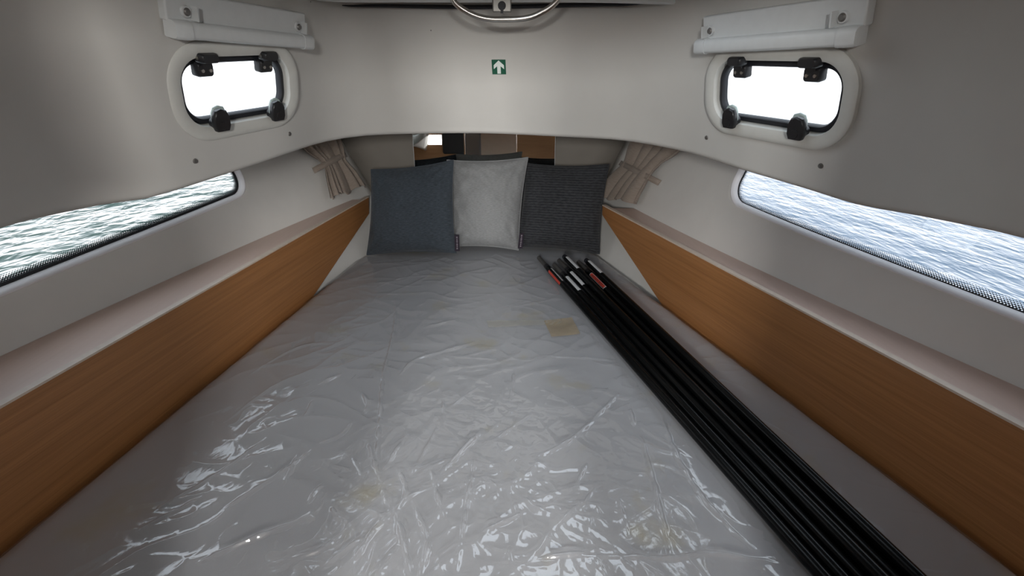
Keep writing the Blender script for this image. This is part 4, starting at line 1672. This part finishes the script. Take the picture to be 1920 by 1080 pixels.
# ------------------------------------------------------------------ curtains
def curtain(side, L, Rr, label):
    """L, Rr: left and right edge pixels at top, tie and bottom"""
    N, K = 64, 40
    offs = 0.022
    st = []
    for l, r in zip(L, Rr):
        st.append((hit_hull(*l, side), hit_hull(*r, side)))
    # carry on up behind the moulding
    t0 = [st[0][i] + (st[0][i] - st[1][i]) * ((ZTOP - 0.02 - st[0][i].z) / max(0.03, (st[0][i].z - st[1][i].z))) for i in (0, 1)]
    t0 = [hull(min(p.y, 2.6), min(p.z, ZTOP - 0.015), side) for p in t0]
    st = [tuple(t0)] + st
    ctr = sum((a + b for a, b in st), Vector()) / (2 * len(st))
    t = thing('curtain', label, 'curtain', Matrix.Translation(ctr), 'tied-back curtains beside the bulkhead')
    La, _ = spline([tuple(a) for a, b in st], K)
    Ra, _ = spline([tuple(b) for a, b in st], K)
    tie_k = int(np.argmin([abs(Vector(La[k]).z - st[2][0].z) for k in range(K)]))
    verts, faces, uv = [], [], []
    nf = 4.6
    for k in range(K):
        a, b = Vector(La[k]), Vector(Ra[k])
        q = abs(k - tie_k) / max(1, K - tie_k)
        below = max(0, k - tie_k) / max(1, K - 1 - tie_k)
        amp = 0.018 + 0.018 * min(1, q)
        # pleats
        for i in range(N):
            s = i / (N - 1)
            sq = 0.5 + (s - 0.5) * (1 - 0.22 * math.exp(-((k - tie_k) / 5.0) ** 2))
            p = a.lerp(b, sq)
            hn = hull_n(p.y, p.z, side)
            ph = (s + 0.05 * math.sin(9 * s + side * 2)) * nf * 2 * math.pi + 0.9 * math.sin(5 * s + side) + 0.5 * math.sin(k * 0.13 + 4 * s)
            f = abs(math.sin(ph / 2)) ** 0.7
            f *= 0.75 + 0.25 * math.sin(s * 7 + 1.3)
            edge = math.sin(math.pi * min(1, max(0, s))) ** 0.5
            h = offs * 0.35 + amp * f * 1.5 + 0.014 * edge * (0.5 + 0.5 * min(1, q + 0.3))
            drop = Vector((0, 0, 1)) * (below ** 3) * (0.006 * math.sin(ph + 1.0) + 0.008 * math.sin(11 * s + side))
            lat = (b - a).normalized() * (0.004 * math.cos(ph))
            v = p + hn * h + drop + lat - ctr
            verts.append(v)
            uv.append((s * 0.5, k / K * 0.6))
    for k in range(K - 1):
        for i in range(N - 1):
            m_ = k * N + i
            faces.append((m_, m_ + 1, m_ + N + 1, m_ + N))
    o = obj('cloth', verts, faces, M['curtain'], t, uv=uv)
    solidify(o, 0.0018, 0)
    # tie-back band
    a, b = st[2]
    up = ((st[1][0] + st[1][1]) / 2 - (st[3][0] + st[3][1]) / 2).normalized()
    rows, uvs = [], []
    n1 = 24
    ext = (b - a)
    fr, bk = [], []
    for w_, q in ((-0.014, 0), (0.014, 1)):
        row = []
        for i in range(n1 + 1):
            s = -0.10 + 1.20 * i / n1
            p = a.lerp(b, s) + up * w_
            hn = hull_n(p.y, p.z, side)
            hgt = 0.004 + 0.042 * max(0.0, math.sin(math.pi * min(1, max(0, (s + 0.10) / 1.2)))) ** 0.55
            row.append(p + hn * hgt - ctr)
        rows.append(row)
    vs_ = rows[0] + rows[1]
    fs_ = [(i, i + 1, n1 + 2 + i, n1 + 1 + i) for i in range(n1)]
    uv = [(i / n1 * 0.3, 0) for i in range(n1 + 1)] + [(i / n1 * 0.3, 0.05) for i in range(n1 + 1)]
    o = obj('tieback', vs_, fs_, M['curtain'], t, uv=uv)
    solidify(o, 0.003, 0)
    bm = bmesh.new()
    e = (b if side < 0 else a)
    s = 1.06 if side < 0 else -0.06
    p = a.lerp(b, s)
    hn = hull_n(p.y, p.z, side)
    bm_cyl(bm, p - ctr, p + hn * 0.008 - ctr, 0.007, 0.005, 14)
    obj_bm('snap_button', bm, M['screw'], t)
    return t


curtain(-1, [(557, 283), (592, 318), (609, 378)], [(624, 263), (642, 293), (672, 356)], 'beige curtain tied back on the left beside the blue-grey pillow')
curtain(1, [(1197, 270), (1170, 309), (1130, 374)], [(1286, 288), (1231, 340), (1206, 386)], 'beige curtain tied back on the right beside the charcoal pillow')

# ------------------------------------------------------------------ outside: water
M['water_left'] = water('green_reflection_water', (0.012, 0.042, 0.030), 5.5, 0.115, R(45), 2.0, 0.8)  # green of reflected trees put into the base colour of the left water
M['water_right'] = water('blue_water', (0.02, 0.06, 0.11), 11.0, 0.026, R(-60), 2.0)
for nm, x0, x1, mt in (('water_left', -400, 0.0, 'water_left'), ('water_right', 0.0, 400, 'water_right')):
    o = obj(nm, [(x0, -400, -0.75), (x1, -400, -0.75), (x1, 600, -0.75), (x0, 600, -0.75)], [(0, 1, 2, 3)], M[mt], smooth=False)
    struct(o)
    o['label'] = 'rippled green water on the left' if 'left' in nm else 'rippled pale blue water on the right'

# ------------------------------------------------------------------ aft bulkhead with the doorway the camera looks through
YA = -0.14
DOOR = (-0.37, 0.22, 1.04)
bm = bmesh.new()
for x0, x1, z0, z1 in ((-1.5, -0.79, -0.62, 0.70), (-0.79, DOOR[0], -0.62, 0.69), (-0.63, DOOR[0], 0.69, 1.44), (-1.0, -0.63, 0.80, 1.44), (DOOR[1], 1.5, -0.62, 0.70), (DOOR[1], 1.0, 0.70, 1.44), (DOOR[0], DOOR[1], DOOR[2], 1.44)):
    bm_box(bm, ((x0 + x1) / 2, YA, (z0 + z1) / 2), (x1 - x0, 0.03, z1 - z0))
o = struct(obj_bm('wall_back', bm, M['interior_wood'], smooth=False))
# saloon aft of the doorway
bm = bmesh.new()
bm_box(bm, (0, -1.7, -0.64), (3.2, 3.1, 0.04))
struct(obj_bm('floor', bm, M['floor'], smooth=False))
bm = bmesh.new()
bm_box(bm, (0, -1.7, 1.43), (3.2, 3.1, 0.04))
o = struct(obj_bm('trim_4', bm, M['gelcoat'], smooth=False))
o['label'] = 'saloon ceiling behind the doorway'
for s_, nm in ((-1, 'trim_5'), (1, 'trim_6')):
    bm = bmesh.new()
    bm_box(bm, (s_ * 1.58, -1.7, 0.0), (0.04, 3.1, 1.24))
    bm_box(bm, (s_ * 1.58, -1.7, 1.25), (0.04, 3.1, 0.32))
    o = struct(obj_bm(nm, bm, M['interior_wood'], smooth=False))
    o['label'] = 'wood saloon side behind the doorway, ' + ('left' if s_ < 0 else 'right')
bm = bmesh.new()
for x0, x1, z0, z1 in ((-1.6, -1.3, -0.62, 1.43), (-1.3, -0.55, -0.62, 0.72), (-1.3, -0.55, 1.2, 1.43), (-0.55, 1.6, -0.62, 1.43)):
    bm_box(bm, ((x0 + x1) / 2, -3.23, (z0 + z1) / 2), (x1 - x0, 0.04, z1 - z0))
o = struct(obj_bm('trim_7', bm, M['bulkhead'], smooth=False))
o['label'] = 'beige saloon bulkhead with a window far behind the doorway'
# black screen on the saloon bulkhead beside the doorway, seen only in the mirror
t = thing('wall_screen', 'small black screen on the wooden bulkhead, seen in the mirror beside the doorway', 'screen', Matrix.Translation((-0.502, YA + 0.0155, 0.74)))
bm = bmesh.new()
bm_loops(bm, [[(x * k, z_, y * k) for x, y in rrect(0.238, 0.30, 0.025, 6)] for k, z_ in ((1, 0.0), (1, 0.018), (0.985, 0.024))], cap0=True, cap1=True)
obj_bm('housing', bm, M['seat'], t)
bm = bmesh.new()
bm_box(bm, (0, 0.0245, 0), (0.205, 0.001, 0.26))
obj_bm('display', bm, M['black_plastic'], t, smooth=False)
# black helm seat in the saloon, seen only in the mirror
t = thing('helm_seat', 'black helm seat in the saloon, seen in the mirror above the pillows', 'seat', Matrix.Translation((-0.47, -2.0, -0.62)))
for nm, c, sz in (('backrest', (0, 0.0, 1.35), (0.54, 0.10, 0.62)), ('cushion', (0, -0.22, 1.02), (0.54, 0.48, 0.12))):
    bm = bmesh.new()
    bm_box(bm, c, sz)
    bevel(obj_bm(nm, bm, M['seat'], t), 0.045, 4)
bm = bmesh.new()
bm_cyl(bm, (0, -0.22, 0.02), (0, -0.22, 0.98), 0.05, 0.05, 20)
bm_cyl(bm, (0, -0.22, 0.0), (0, -0.22, 0.02), 0.18, 0.16, 24)
obj_bm('pedestal', bm, M['steel'], t)
